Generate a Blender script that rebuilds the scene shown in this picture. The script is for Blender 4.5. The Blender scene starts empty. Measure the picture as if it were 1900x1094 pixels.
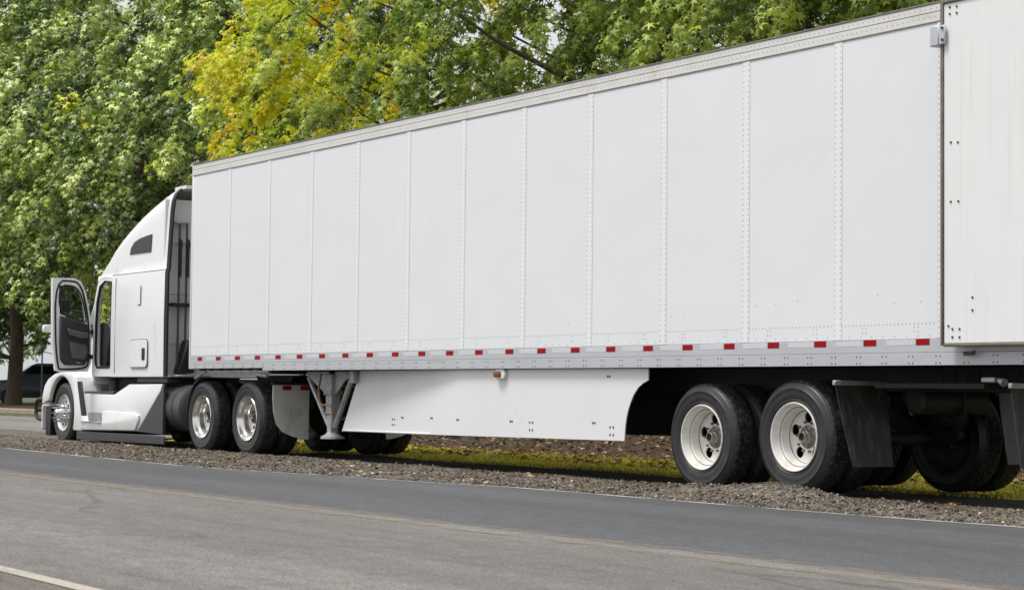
import bpy, bmesh, math, random
import numpy as np
from mathutils import Vector, Matrix
R = math.radians
random.seed(7); RNG = np.random.default_rng(11)
scene = bpy.context.scene
COL = scene.collection

# ------------------------------------------------------------ camera, sky, sun
cd = bpy.data.cameras.new("camera"); cam = bpy.data.objects.new("camera", cd); COL.objects.link(cam)
cd.sensor_width = 36; cd.lens = 68.783; cd.clip_start = .1; cd.clip_end = 3000
A_, T_, RO_ = R(33.448), R(2.8485), R(0.6132)
fw = Vector((-math.cos(A_)*math.cos(T_), math.sin(A_)*math.cos(T_), math.sin(T_)))
rt = Vector((math.sin(A_), math.cos(A_), 0)); up = rt.cross(fw)
rr = rt*math.cos(RO_)+up*math.sin(RO_); uu = -rt*math.sin(RO_)+up*math.cos(RO_)
M = Matrix((rr, uu, -fw)).transposed().to_4x4(); M.translation = Vector((25.8906, -11.5973, .8863))
cam.matrix_world = M
cd.dof.use_dof = True; cd.dof.focus_distance = 22; cd.dof.aperture_fstop = 8.0
scene.camera = cam

SUN_EL, SUN_AZ = R(64), R(-112)      # azimuth of the direction towards the sun, from +X
w = bpy.data.worlds.new("World"); scene.world = w; w.use_nodes = True
nt = w.node_tree; nt.nodes.clear()
sk = nt.nodes.new('ShaderNodeTexSky'); sk.sky_type = 'NISHITA'; sk.sun_disc = False
sk.sun_elevation = SUN_EL; sk.sun_rotation = R(90)-SUN_AZ
sk.air_density = 1.0; sk.dust_density = 6.0; sk.ozone_density = 1.0
hs = nt.nodes.new('ShaderNodeHueSaturation'); hs.inputs['Saturation'].default_value = .22
bg = nt.nodes.new('ShaderNodeBackground'); bg.inputs['Strength'].default_value = .14
wo = nt.nodes.new('ShaderNodeOutputWorld')
nt.links.new(sk.outputs[0], hs.inputs['Color']); cl = nt.nodes.new('ShaderNodeMix'); cl.data_type = 'RGBA'; cl.inputs[0].default_value = .65      # high white cloud over the clear sky
cl.inputs[7].default_value = (6.3, 6.45, 6.7, 1)
nt.links.new(hs.outputs[0], cl.inputs[6]); nt.links.new(cl.outputs[2], bg.inputs['Color']); nt.links.new(bg.outputs[0], wo.inputs[0])
sd = bpy.data.lights.new("sun", 'SUN'); sun = bpy.data.objects.new("sun", sd); COL.objects.link(sun)
sd.energy = 2.5; sd.angle = R(18); sd.color = (1, .97, .92)
sdir = Vector((math.cos(SUN_EL)*math.cos(SUN_AZ), math.cos(SUN_EL)*math.sin(SUN_AZ), math.sin(SUN_EL)))
sun.rotation_euler = sdir.to_track_quat('Z', 'Y').to_euler(); sun.location = (10, -20, 30)
scene.view_settings.view_transform = 'Standard'; scene.view_settings.look = 'None'
scene.view_settings.exposure = 0.12; scene.view_settings.gamma = 1

# ------------------------------------------------------------ materials
def nodes(name):
    m = bpy.data.materials.new(name); m.use_nodes = True
    t = m.node_tree; t.nodes.clear()
    b = t.nodes.new('ShaderNodeBsdfPrincipled'); o = t.nodes.new('ShaderNodeOutputMaterial')
    t.links.new(b.outputs[0], o.inputs[0])
    return m, t, b, o
def tex(t, scale, detail=4, rough=.55, stretch=(1, 1, 1), coord='Object', dist=0.):
    c = t.nodes.new('ShaderNodeTexCoord'); mp = t.nodes.new('ShaderNodeMapping'); mp.inputs['Scale'].default_value = stretch
    n = t.nodes.new('ShaderNodeTexNoise'); n.inputs['Scale'].default_value = scale; n.inputs['Detail'].default_value = detail
    n.inputs['Roughness'].default_value = rough; n.inputs['Distortion'].default_value = dist
    t.links.new(c.outputs[coord], mp.inputs[0]); t.links.new(mp.outputs[0], n.inputs['Vector'])
    return n.outputs['Fac']
def ramp(t, fac, stops):
    r = t.nodes.new('ShaderNodeValToRGB'); e = r.color_ramp.elements
    while len(e) < len(stops): e.new(.5)
    for k, (p, c) in enumerate(stops):
        e[k].position = p; e[k].color = (*c, 1) if len(c) == 3 else c
    t.links.new(fac, r.inputs[0]); return r.outputs[0]
def mix(t, fac, a, b, mode='MIX'):
    m = t.nodes.new('ShaderNodeMix'); m.data_type = 'RGBA'; m.blend_type = mode
    for s, v in ((0, fac), (6, a), (7, b)):
        if isinstance(v, (int, float)): m.inputs[s].default_value = v
        elif isinstance(v, tuple): m.inputs[s].default_value = (*v, 1)
        else: t.links.new(v, m.inputs[s])
    return m.outputs[2]
def math_(t, op, a, b=0.):
    m = t.nodes.new('ShaderNodeMath'); m.operation = op
    for s, v in ((0, a), (1, b)):
        if isinstance(v, (int, float)): m.inputs[s].default_value = v
        else: t.links.new(v, m.inputs[s])
    return m.outputs[0]
def bump(t, b, h, strength=.3, dist=.01):
    n = t.nodes.new('ShaderNodeBump'); n.inputs['Strength'].default_value = strength; n.inputs['Distance'].default_value = dist
    t.links.new(h, n.inputs['Height']); t.links.new(n.outputs[0], b.inputs['Normal'])
def plain(name, col, rough=.5, metal=0., var=.12, scale=6., stretch=(1, 1, 1), bmp=0., spec=.5, dirt=None, wave=0.):
    m, t, b, o = nodes(name)
    f = tex(t, scale, 5, .6, stretch)
    lo = tuple(c*(1-var) for c in col); hi = tuple(min(1, c*(1+var)) for c in col)
    c = ramp(t, f, [(.3, lo), (.7, hi)])
    if dirt:
        f2 = tex(t, dirt[1], 6, .65, dirt[2] if len(dirt) > 2 else (1, 1, 1))
        k = ramp(t, f2, [(dirt[3] if len(dirt) > 3 else .52, (0, 0, 0)), (.78, (1, 1, 1))])
        c = mix(t, k, c, dirt[0])
    t.links.new(c, b.inputs['Base Color'])
    b.inputs['Roughness'].default_value = rough; b.inputs['Metallic'].default_value = metal
    b.inputs['Specular IOR Level'].default_value = spec
    if bmp: bump(t, b, tex(t, scale*8, 3), bmp, .004)
    if wave: bump(t, b, tex(t, 1.3, 2, .4), 1.0, wave)
    return m
MT = {}
MT['trailer_white'] = plain('trailer_white', (.745, .76, .785), .38, var=.012, scale=.9, dirt=((.73, .735, .74), 2.2, (1, 1, .25), .58), wave=.010)
MT['seam_white'] = plain('seam_white', (.785, .80, .82), .35, var=.02)
MT['seam_grey'] = plain('seam_grey', (.58, .58, .60), .5)
MT['rivet'] = plain('rivet', (.40, .40, .40), .5, .3, .2)
MT['rail_metal'] = plain('rail_metal', (.53, .54, .57), .42, .25, .05, 3, (.3, 1, 1), dirt=((.45, .44, .42), 3, (.6, 1, 2), .58))
MT['top_rail'] = plain('top_rail', (.70, .69, .67), .45, .1, .05, 3, (.3, 1, 1), dirt=((.50, .46, .40), 4, (.5, 1, 1), .55))
MT['roof_edge'] = plain('roof_edge', (.20, .19, .165), .5, .4, .2)
MT['seam_dark'] = plain('seam_dark', (.12, .12, .12), .7)
MT['tape_red'] = plain('tape_red', (.30, .003, .007), .5, 0, .12, 60, spec=.15)
MT['tape_white'] = plain('tape_white', (.60, .61, .635), .4, 0, .05, 60)
MT['door_inner'] = plain('door_inner', (.785, .79, .79), .5, var=.02, scale=1.5, dirt=((.68, .665, .635), 7.0, (4.5, 1, .07), .55))
MT['gasket'] = plain('gasket', (.16, .135, .11), .65, 0, .25, 12)
MT['bolt'] = plain('bolt', (.10, .09, .08), .5, .6, .3)
MT['galv'] = plain('galv', (.42, .43, .44), .45, .6, .15, 12, dirt=((.22, .17, .12), 9))
MT['gear_paint'] = plain('gear_paint', (.40, .40, .40), .5, .2, .2, 9, dirt=((.20, .14, .09), 8, (1, 1, 1), .55))
MT['rust'] = plain('rust', (.22, .13, .06), .7, .2, .3, 20)
MT['amber'] = plain('amber', (.20, .062, .006), .35, 0, .15, 30)
MT['skirt'] = plain('skirt', (.76, .765, .775), .4, var=.03, scale=1.2, dirt=((.68, .67, .64), 2.0, (1, 1, .7), .58))
MT['under'] = plain('under', (.012, .012, .012), .8, 0, .4, 8)  # underside shade put into the colour: near black against ground bounce
MT['chassis'] = plain('chassis', (.016, .016, .017), .6, .2, .4, 8)
MT['axle'] = plain('axle', (.035, .033, .031), .6, .2, .4, 10)
MT['flap'] = plain('flap', (.022, .022, .024), .5, 0, .3, 4, (1, 1, .3), dirt=((.11, .105, .10), 4, (3.5, 3.5, .6), .52))
MT['white_flap'] = plain('white_flap', (.62, .61, .58), .5, 0, .05, 4, dirt=((.35, .33, .29), 5))
MT['cab_white'] = plain('cab_white', (.79, .80, .80), .18, 0, .02, 1.5, spec=.6, dirt=((.60, .59, .56), 2.5, (1, 1, .6), .6))
MT['cab_grey'] = plain('cab_grey', (.045, .047, .052), .4, 0, .15)
MT['black_plastic'] = plain('black_plastic', (.012, .012, .013), .5, 0, .3)
MT['rubber_seal'] = plain('rubber_seal', (.010, .010, .011), .6)
MT['interior'] = plain('interior', (.035, .035, .038), .6, 0, .3, 8)
MT['interior_grey'] = plain('interior_grey', (.11, .11, .115), .5, 0, .2, 8)
MT['back_panel'] = plain('back_panel', (.62, .63, .62), .5, 0, .05, 2, dirt=((.50, .49, .47), 3, (1, 1, .5)))
MT['tank'] = plain('tank', (.075, .076, .08), .45, .3, .1, 5)
MT['chrome'] = plain('chrome', (.80, .80, .81), .10, 1, .05)
MT['polished'] = plain('polished', (.80, .79, .77), .2, 1, .06, 8, dirt=((.45, .37, .27), 8, (1, 1, 1), .56))
MT['rim_paint'] = plain('rim_paint', (.74, .73, .69), .42, 0, .05, 8, dirt=((.46, .41, .33), 7, (1, 1, 1), .54))
MT['rim_crease'] = plain('rim_crease', (.24, .20, .15), .6, 0, .3, 20)  # darker brown rings along the barrel creases
MT['hub'] = plain('hub', (.22, .20, .18), .45, .6, .35, 20)
MT['cloth_dark'] = plain('cloth_dark', (.02, .02, .022), .8)
MT['car_blue'] = plain('car_blue', (.06, .075, .10), .25, .3, .1)
MT['car_grey'] = plain('car_grey', (.08, .085, .095), .25, .3, .1)
MT['car_black'] = plain('car_black', (.035, .037, .042), .25, .2, .1)
MT['post_metal'] = plain('post_metal', (.16, .165, .17), .5, .5, .2)
def glass(name, tint=(.75, .8, .78), t_=.8):
    m, t, b, o = nodes(name)
    tr = t.nodes.new('ShaderNodeBsdfTransparent'); tr.inputs[0].default_value = (*tint, 1)
    mx = t.nodes.new('ShaderNodeMixShader'); mx.inputs[0].default_value = t_
    b.inputs['Base Color'].default_value = (.01, .012, .012, 1); b.inputs['Roughness'].default_value = .05
    t.links.new(b.outputs[0], mx.inputs[1]); t.links.new(tr.outputs[0], mx.inputs[2]); t.links.new(mx.outputs[0], o.inputs[0])
    return m
MT['glass'] = glass('glass')
MT['dark_glass'] = plain('dark_glass', (.006, .007, .007), .12, 0, .2, spec=.3)
def tyre_mat(name, tread):
    m, t, b, o = nodes(name)
    f = tex(t, 9, 5, .6)
    c = ramp(t, f, [(.35, (.016, .016, .018)), (.7, (.030, .030, .032))])
    b.inputs['Roughness'].default_value = .40 if not tread else .65
    if tread:
        uv = t.nodes.new('ShaderNodeTexCoord')
        br = t.nodes.new('ShaderNodeTexBrick'); br.inputs['Scale'].default_value = 1.0
        br.offset = .5; br.inputs['Brick Width'].default_value = 1.0; br.inputs['Row Height'].default_value = .5
        br.inputs['Mortar Size'].default_value = .11; br.inputs['Mortar Smooth'].default_value = .1
        for i in (1, 2, 3): br.inputs[i].default_value = ((1, 1, 1, 1), (.8, .8, .8, 1), (0, 0, 0, 1))[i-1]
        t.links.new(uv.outputs['UV'], br.inputs['Vector'])
        c = mix(t, br.outputs['Color'], (.006, .006, .006), c)
        f3 = tex(t, 26, 6, .8); k = ramp(t, f3, [(.50, (0, 0, 0)), (.60, (1, 1, 1))])
        c = mix(t, math_(t, 'MULTIPLY', k, .75), c, (.12, .112, .10))
        bump(t, b, br.outputs['Color'], 1.0, .012)
    else:
        k = ramp(t, tex(t, 5, 5, .65), [(.5, (0, 0, 0)), (.75, (1, 1, 1))])
        c = mix(t, math_(t, 'MULTIPLY', k, .5), c, (.05, .048, .044))
        bump(t, b, tex(t, 60, 3), .1, .003)
    t.links.new(c, b.inputs['Base Color']); return m
MT['tyre'] = tyre_mat('tyre', False); MT['tread'] = tyre_mat('tread', True)
def asphalt(name, lo, hi, warm, cracks):
    m, t, b, o = nodes(name)
    big = tex(t, .35, 5, .6, (.35, 1, 1)); mid = tex(t, 3.2, 6, .65, (.22, 1.4, 1), dist=.4); fine = tex(t, 110, 3, .7); gr = tex(t, 38, 4, .8)
    c = ramp(t, big, [(.3, lo), (.7, hi)])
    c = mix(t, math_(t, 'MULTIPLY', ramp(t, mid, [(.42, (0, 0, 0)), (.68, (1, 1, 1))]), .5), c, warm)
    c = mix(t, .9, c, ramp(t, fine, [(.34, (.12, .12, .12)), (.5, (.5, .5, .5)), (.66, (1, .98, .95))]), 'OVERLAY')
    blot = tex(t, 6, 7, .8, (.8, 1.1, 1)); c = mix(t, .5, c, ramp(t, blot, [(.36, (.26, .255, .25)), (.5, (.5, .5, .5)), (.66, (.72, .71, .70))]), 'OVERLAY')
    trk = tex(t, .9, 3, .5, (.02, 1, 1)); c = mix(t, .5, c, ramp(t, trk, [(.38, (.36, .355, .35)), (.62, (.63, .63, .63))]), 'OVERLAY')
    c = mix(t, .7, c, ramp(t, gr, [(.34, (.16, .16, .16)), (.66, (.84, .83, .81))]), 'OVERLAY')
    if cracks:
        cc = t.nodes.new('ShaderNodeTexCoord'); mp = t.nodes.new('ShaderNodeMapping'); mp.inputs['Scale'].default_value = (.16, .5, 1)
        nz = t.nodes.new('ShaderNodeTexNoise'); nz.inputs['Scale'].default_value = 1.6; nz.inputs['Detail'].default_value = 6
        vm = t.nodes.new('ShaderNodeVectorMath'); vm.operation = 'ADD'
        t.links.new(cc.outputs['Object'], mp.inputs[0]); t.links.new(mp.outputs[0], nz.inputs['Vector'])
        sc = t.nodes.new('ShaderNodeVectorMath'); sc.operation = 'SCALE'; sc.inputs['Scale'].default_value = .55
        t.links.new(nz.outputs['Color'], sc.inputs[0]); t.links.new(mp.outputs[0], vm.inputs[0]); t.links.new(sc.outputs[0], vm.inputs[1])
        v = t.nodes.new('ShaderNodeTexVoronoi'); v.feature = 'DISTANCE_TO_EDGE'; v.inputs['Scale'].default_value = .8
        t.links.new(vm.outputs[0], v.inputs['Vector'])
        e = ramp(t, v.outputs['Distance'], [(.0, (1, 1, 1)), (.012, (0, 0, 0))])
        gate = ramp(t, tex(t, .5, 3), [(.44, (0, 0, 0)), (.54, (1, 1, 1))])
        c = mix(t, math_(t, 'MULTIPLY', math_(t, 'MULTIPLY', e, gate), .5), c, (.035, .034, .032))
    t.links.new(c, b.inputs['Base Color']); b.inputs['Roughness'].default_value = .82
    bump(t, b, fine, .35, .006); return m
MT['asphalt_dark'] = asphalt('asphalt_dark', (.055, .057, .063), (.078, .080, .087), (.066, .067, .070), False)
MT['asphalt_light'] = asphalt('asphalt_light', (.128, .122, .114), (.180, .174, .165), (.105, .098, .090), True)
MT['asphalt_brown'] = asphalt('asphalt_brown', (.115, .10, .088), (.155, .138, .125), (.095, .083, .072), True)
MT['pavement'] = asphalt('pavement', (.17, .16, .15), (.22, .21, .20), (.15, .14, .13), False)
def paint(name, col, lo, hi, scale=5, stretch=(.3, 1, 1)):
    m, t, b, o = nodes(name)
    c = ramp(t, tex(t, 30, 4), [(.3, tuple(x*.8 for x in col)), (.7, col)])
    t.links.new(c, b.inputs['Base Color']); b.inputs['Roughness'].default_value = .7
    tr = t.nodes.new('ShaderNodeBsdfTransparent'); mx = t.nodes.new('ShaderNodeMixShader')
    k = math_(t, 'MULTIPLY', ramp(t, tex(t, scale, 7, .75, stretch), [(lo, (0, 0, 0)), (hi, (1, 1, 1))]), .95)
    t.links.new(k, mx.inputs[0]); t.links.new(tr.outputs[0], mx.inputs[1]); t.links.new(b.outputs[0], mx.inputs[2]); t.links.new(mx.outputs[0], o.inputs[0])
    return m
MT['line_white'] = paint('line_white', (.46, .42, .35), .28, .46, 9)
MT['line_edge'] = paint('line_edge', (.50, .48, .44), .40, .56, 4)
MT['line_yellow'] = paint('line_yellow', (.30, .235, .15), .40, .72, 7)
def ground_mat(name, stops, scale, bscale, bstr, bdist):
    m, t, b, o = nodes(name)
    v = t.nodes.new('ShaderNodeTexVoronoi'); v.inputs['Scale'].default_value = scale
    cc = t.nodes.new('ShaderNodeTexCoord'); t.links.new(cc.outputs['Object'], v.inputs['Vector'])
    sep = t.nodes.new('ShaderNodeSeparateColor'); t.links.new(v.outputs['Color'], sep.inputs[0])
    c = ramp(t, sep.outputs[0], stops)
    c = mix(t, .4, c, ramp(t, tex(t, 1.1, 5), [(.3, (.3, .3, .3)), (.7, (.68, .66, .64))]), 'OVERLAY')
    t.links.new(c, b.inputs['Base Color']); b.inputs['Roughness'].default_value = .9
    bump(t, b, v.outputs['Distance'], bstr, bdist); return m
MT['gravel'] = ground_mat('gravel', [(0, (.05, .042, .034)), (.35, (.10, .085, .068)), (.7, (.16, .14, .112)), (1, (.27, .24, .20))], 42, 42, .9, .02)
MT['mulch'] = ground_mat('mulch', [(0, (.014, .009, .006)), (.4, (.036, .022, .013)), (.75, (.07, .042, .022)), (1, (.15, .085, .035))], 22, 22, .9, .03)
MT['turf'] = ground_mat('turf', [(0, (.26, .27, .035)), (.5, (.48, .46, .05)), (1, (.60, .42, .08))], 30, 30, .8, .03)
MT['lawn'] = ground_mat('lawn', [(0, (.04, .045, .02)), (.5, (.07, .075, .03)), (1, (.13, .11, .05))], 12, 12, .8, .03)
MT['kerb'] = plain('kerb', (.30, .25, .18), .85, 0, .2, 4, bmp=.2)
def island(name, stops, rough=.6, trans=None, spec=.4, patch=None, bright=None):
    m, t, b, o = nodes(name)
    g = t.nodes.new('ShaderNodeNewGeometry'); rnd = g.outputs['Random Per Island']
    if patch:
        at = t.nodes.new('ShaderNodeAttribute'); at.attribute_name = 'shoot'
        rnd = math_(t, 'ADD', math_(t, 'MULTIPLY', at.outputs['Fac'], .72), math_(t, 'MULTIPLY', rnd, .28))
    c = ramp(t, rnd, stops)
    if patch:
        stops2, sc, lo, hi, mask = patch
        f = tex(t, sc, 2, .5)
        if mask:      # ripening is stronger on one side of the crown (object x)
            cc = t.nodes.new('ShaderNodeTexCoord'); sx = t.nodes.new('ShaderNodeSeparateXYZ'); t.links.new(cc.outputs['Object'], sx.inputs[0])
            f = math_(t, 'ADD', f, math_(t, 'MULTIPLY', sx.outputs[mask[2]], mask[0])); f = math_(t, 'ADD', f, mask[1])
        f = math_(t, 'ADD', f, math_(t, 'MULTIPLY', math_(t, 'SUBTRACT', rnd, .5), .12))
        c = mix(t, ramp(t, f, [(lo, (0, 0, 0)), (hi, (1, 1, 1))]), c, ramp(t, rnd, stops2))
    t.links.new(c, b.inputs['Base Color']); b.inputs['Roughness'].default_value = rough; b.inputs['Specular IOR Level'].default_value = spec
    if trans:
        tl = t.nodes.new('ShaderNodeBsdfTranslucent'); mx = t.nodes.new('ShaderNodeMixShader'); mx.inputs[0].default_value = trans
        t.links.new(c, tl.inputs[0]); t.links.new(b.outputs[0], mx.inputs[1]); t.links.new(tl.outputs[0], mx.inputs[2]); t.links.new(mx.outputs[0], o.inputs[0])
    return m
MT['stones'] = island('stones', [(0, (.022, .018, .014)), (.3, (.075, .061, .045)), (.65, (.155, .13, .097)), (.9, (.27, .235, .185)), (1, (.46, .42, .36))], .85)
MT['grass'] = island('grass', [(0, (.24, .28, .03)), (.4, (.50, .52, .045)), (.7, (.72, .62, .06)), (.88, (.62, .36, .06)), (1, (.76, .64, .30))], .7, .25)
MT['litter'] = island('litter', [(0, (.04, .022, .012)), (.5, (.10, .052, .024)), (.85, (.26, .15, .05)), (1, (.66, .52, .32))], .7)
G0 = [(0, (.03, .058, .012)), (.32, (.08, .135, .025)), (.50, (.24, .35, .06)), (.66, (.52, .64, .15)), (.9, (.68, .76, .28))]
G1 = [(0, (.06, .095, .018)), (.35, (.13, .20, .032)), (.52, (.27, .38, .055)), (.68, (.50, .60, .10)), (.9, (.64, .72, .22))]
YL = [(0, (.58, .30, .008)), (.14, (.74, .56, .012)), (.34, (.80, .76, .025)), (.7, (.72, .78, .05)), (1, (.52, .68, .07))]
MT['leaf_dark'] = island('leaf_dark', G0, .40, .14, .5, (YL, .42, .66, .72, None))
MT['leaf_mid'] = island('leaf_mid', G1, .45, .36, .45, (YL, .40, .64, .71, None))
MT['leaf_gold'] = island('leaf_gold', G1, .45, .45, .45, (YL, .45, .36, .47, (-.05, -.075, 0)))
MT['bark'] = plain('bark', (.085, .068, .048), .9, 0, .35, 5, (3, 3, .6), bmp=.6)

# ------------------------------------------------------------ geometry helpers
class MB:
    def __init__(s): s.v = []; s.f = []; s.m = []; s.uv = {}
    def add(s, vs, fs, mi=0):
        n = len(s.v); s.v += [tuple(v) for v in vs]
        s.f += [tuple(i+n for i in f) for f in fs]; s.m += [mi]*len(fs); return n
    def bm(s, b, mi=0):
        b.verts.index_update(); s.add([v.co for v in b.verts], [[v.index for v in f.verts] for f in b.faces], mi); b.free()
    def box(s, x0, x1, y0, y1, z0, z1, bev=.0, mi=0, seg=1):
        s.prism([(x0, z0), (x1, z0), (x1, z1), (x0, z1)], 'y', y0, y1, bev, mi, seg)
    def prism(s, poly, axis, a, b_, bev=0., mi=0, seg=1, hull=None):
        b = bmesh.new()
        def P(u, v, k):
            return {'y': (u, k, v), 'x': (k, u, v), 'z': (u, v, k)}[axis]
        v0 = [b.verts.new(P(u, v, a)) for u, v in poly]; v1 = [b.verts.new(P(u, v, b_)) for u, v in poly]
        n = len(poly); b.faces.new(v0); b.faces.new(v1[::-1])
        for i in range(n): b.faces.new((v0[i], v1[i], v1[(i+1) % n], v0[(i+1) % n]))
        bmesh.ops.recalc_face_normals(b, faces=b.faces)
        if bev:
            es = [e for e in b.edges if e.calc_face_angle(0) > R(32)]
            bmesh.ops.bevel(b, geom=es, offset=bev, segments=seg, affect='EDGES', profile=.5, clamp_overlap=True)
        s.bm(b, mi)
    def tube(s, pts, r, n=8, mi=0, cap=True):
        pts = [Vector(p) for p in pts]; rs = r if isinstance(r, (list, tuple)) else [r]*len(pts)
        ring = []; u = None
        for i, p in enumerate(pts):
            d = (pts[min(i+1, len(pts)-1)]-pts[max(i-1, 0)]).normalized()
            if u is None: u = d.orthogonal().normalized()
            u = (u-d*u.dot(d)).normalized(); v = d.cross(u)
            ring.append([p+(u*math.cos(2*math.pi*k/n)+v*math.sin(2*math.pi*k/n))*rs[i] for k in range(n)])
        vs = [q for g in ring for q in g]; fs = []
        for i in range(len(pts)-1):
            for k in range(n):
                a = i*n+k; b = i*n+(k+1) % n; fs.append((a, b, b+n, a+n))
        if cap: fs += [tuple(range(n))[::-1], tuple(range((len(pts)-1)*n, len(pts)*n))]
        s.add(vs, fs, mi)
    def lathe(s, prof, c=(0, 0, 0), n=48, mis=None, mi=0, uvn=None, close=False):
        # prof: (r, y); axis along Y
        vs = []; m = len(prof)
        for k in range(n):
            a = 2*math.pi*k/n
            for r, y in prof: vs.append((c[0]+r*math.cos(a), c[1]+y, c[2]+r*math.sin(a)))
        base = len(s.f); fs = []; ms = []
        for k in range(n):
            for j in range(m if close else m-1):
                j2 = (j+1) % m
                a = k*m+j; b = k*m+j2; c2 = ((k+1) % n)*m+j2; d = ((k+1) % n)*m+j
                fs.append((a, d, c2, b)); ms.append(mis[j] if mis else mi)
                if uvn:
                    y0, y1 = prof[j][1]*uvn[1], prof[j2][1]*uvn[1]; u0, u1 = k/n*uvn[0], (k+1)/n*uvn[0]
                    s.uv[base+len(fs)-1] = [(u0, y0), (u1, y0), (u1, y1), (u0, y1)]
        s.add(vs, fs); s.m[base:] = ms
    def rivets(s, pts, r, h, ny=-1, n=6, mi=0):
        for x, y, z in pts:
            vs = [(x+r*math.cos(2*math.pi*k/n), y, z+r*math.sin(2*math.pi*k/n)) for k in range(n)]
            vs += [(x+.6*r*math.cos(2*math.pi*k/n), y+ny*h, z+.6*r*math.sin(2*math.pi*k/n)) for k in range(n)]
            s.add(vs, [(k, (k+1) % n, n+(k+1) % n, n+k) for k in range(n)]+[tuple(range(n, 2*n))], mi)
    def loft(s, secs, mi=0, cap0=False, cap1=False, closed=True):
        n = len(secs[0]); vs = [p for g in secs for p in g]; fs = []
        for i in range(len(secs)-1):
            for k in range(n if closed else n-1):
                a = i*n+k; b = i*n+(k+1) % n; fs.append((a, b, b+n, a+n))
        if cap0: fs.append(tuple(range(n))[::-1])
        if cap1: fs.append(tuple(range((len(secs)-1)*n, len(secs)*n)))
        s.add(vs, fs, mi)
    def build(s, name, mats, parent=None, smooth=40, fix=True):
        o_ = org(parent)
        me = bpy.data.meshes.new(name); me.from_pydata([(x-o_[0], y-o_[1], z-o_[2]) for x, y, z in s.v], [], s.f)
        for m in (mats if isinstance(mats, (list, tuple)) else [mats]): me.materials.append(MT[m])
        me.polygons.foreach_set('material_index', s.m)
        if s.uv:
            l = me.uv_layers.new(name='UVMap')
            for fi, uvs in s.uv.items():
                for li, q in zip(me.polygons[fi].loop_indices, uvs): l.data[li].uv = q
        if fix:
            b = bmesh.new(); b.from_mesh(me); bmesh.ops.recalc_face_normals(b, faces=b.faces); b.to_mesh(me); b.free()
        if smooth:
            me.polygons.foreach_set('use_smooth', [True]*len(me.polygons)); me.set_sharp_from_angle(angle=R(smooth))
        me.update()
        o = bpy.data.objects.new(name, me); COL.objects.link(o)
        if parent: o.parent = parent
        return o
def org(o):
    v = Vector((0, 0, 0))
    while o is not None: v = v+o.location; o = o.parent
    return v
def tag(o, label=None, cat=None, group=None, kind=None):
    for k, v in (('label', label), ('category', cat), ('group', group), ('kind', kind)):
        if v: o[k] = v
    return o
def empty(name, loc, label, cat, group=None):
    o = bpy.data.objects.new(name, None); COL.objects.link(o); o.location = loc; o.empty_display_size = .3
    return tag(o, label, cat, group)
def copy_tree(o, parent, loc=None, rz=None):
    c = o.copy(); COL.objects.link(c); c.parent = parent
    if loc is not None: c.location = loc
    if rz is not None: c.rotation_euler = (0, 0, rz)
    for ch in list(o.children): copy_tree(ch, c)
    return c
def arc(cx, cz, r, a0, a1, n): return [(cx+r*math.cos(R(a0+(a1-a0)*i/n)), cz+r*math.sin(R(a0+(a1-a0)*i/n))) for i in range(n+1)]
def rrect(x0, x1, z0, z1, r, n=4):
    return arc(x1-r, z0+r, r, -90, 0, n)+arc(x1-r, z1-r, r, 0, 90, n)+arc(x0+r, z1-r, r, 90, 180, n)+arc(x0+r, z0+r, r, 180, 270, n)
def plate_with_holes(outer, holes, axis, k, th, mi, mb):
    # flat plate (u,v) with holes, extruded by th along axis
    b = bmesh.new()
    def P(u, v): return {'y': (u, k, v), 'x': (k, u, v)}[axis]
    es = []
    for loop in [outer]+holes:
        vs = [b.verts.new(P(u, v)) for u, v in loop]
        es += [b.edges.new((vs[i], vs[(i+1) % len(vs)])) for i in range(len(vs))]
    bmesh.ops.triangle_fill(b, edges=es, use_beauty=True, use_dissolve=False)
    g = bmesh.ops.extrude_face_region(b, geom=list(b.faces))
    d = Vector((0, th, 0)) if axis == 'y' else Vector((th, 0, 0))
    bmesh.ops.translate(b, verts=[e for e in g['geom'] if isinstance(e, bmesh.types.BMVert)], vec=d)
    bmesh.ops.recalc_face_normals(b, faces=b.faces)
    mb.bm(b, mi)
def nz(x, y, s=1.0):    # cheap smooth noise
    return (math.sin(x*1.7*s+math.sin(y*2.3*s))+math.sin(y*1.9*s+1.3+math.sin(x*1.1*s))+math.sin((x+y)*3.1*s+.7)*.5)/2.5

# ------------------------------------------------------------ the setting: ground, road, shoulder
def edge_y(x):
    xs = [-120, -3, 1.6, 5.6, 7.3, 9.2, 10.6, 13, 14.6, 16.4, 60]; ys = [-1.72, -1.76, -1.96, -2.08, -1.72, -1.54, -1.22, -1.2, -1.2, -1.02, -1.0]
    return float(np.interp(x, xs, ys))
def sheet(name, xs, ys, zf, mat, kind='structure', yf=None):
    mb = MB(); nx, ny = len(xs), len(ys)
    vs = []
    for x in xs:
        for y in ys:
            yy = yf(x, y) if yf else y
            vs.append((x, yy, zf(x, yy)))
    fs = [(i*ny+j, (i+1)*ny+j, (i+1)*ny+j+1, i*ny+j+1) for i in range(nx-1) for j in range(ny-1)]
    mb.add(vs, fs); o = mb.build(name, mat, smooth=180, fix=False); o['kind'] = kind; return o
lin = lambda a, b, n: [a+(b-a)*i/(n-1) for i in range(n)]
sheet('ground', [-900, -300, -100, 0, 100, 900], [-900, -200, -14, -3, 8.6, 9.2, 20, 60, 900], lambda x, y: -.09 if y < 9 else .17, 'lawn')
sheet('road_near_lane', lin(-200, 200, 41), [-8.34, -6.5, -4.6], lambda x, y: 0, 'asphalt_light')
sheet('road_far_lane', lin(-200, 200, 41), [-4.6, -3, -.4], lambda x, y: .0, 'asphalt_dark')
sheet('road_shoulder', lin(-200, 200, 41), [-15, -8.34], lambda x, y: 0, 'asphalt_brown')
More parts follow.
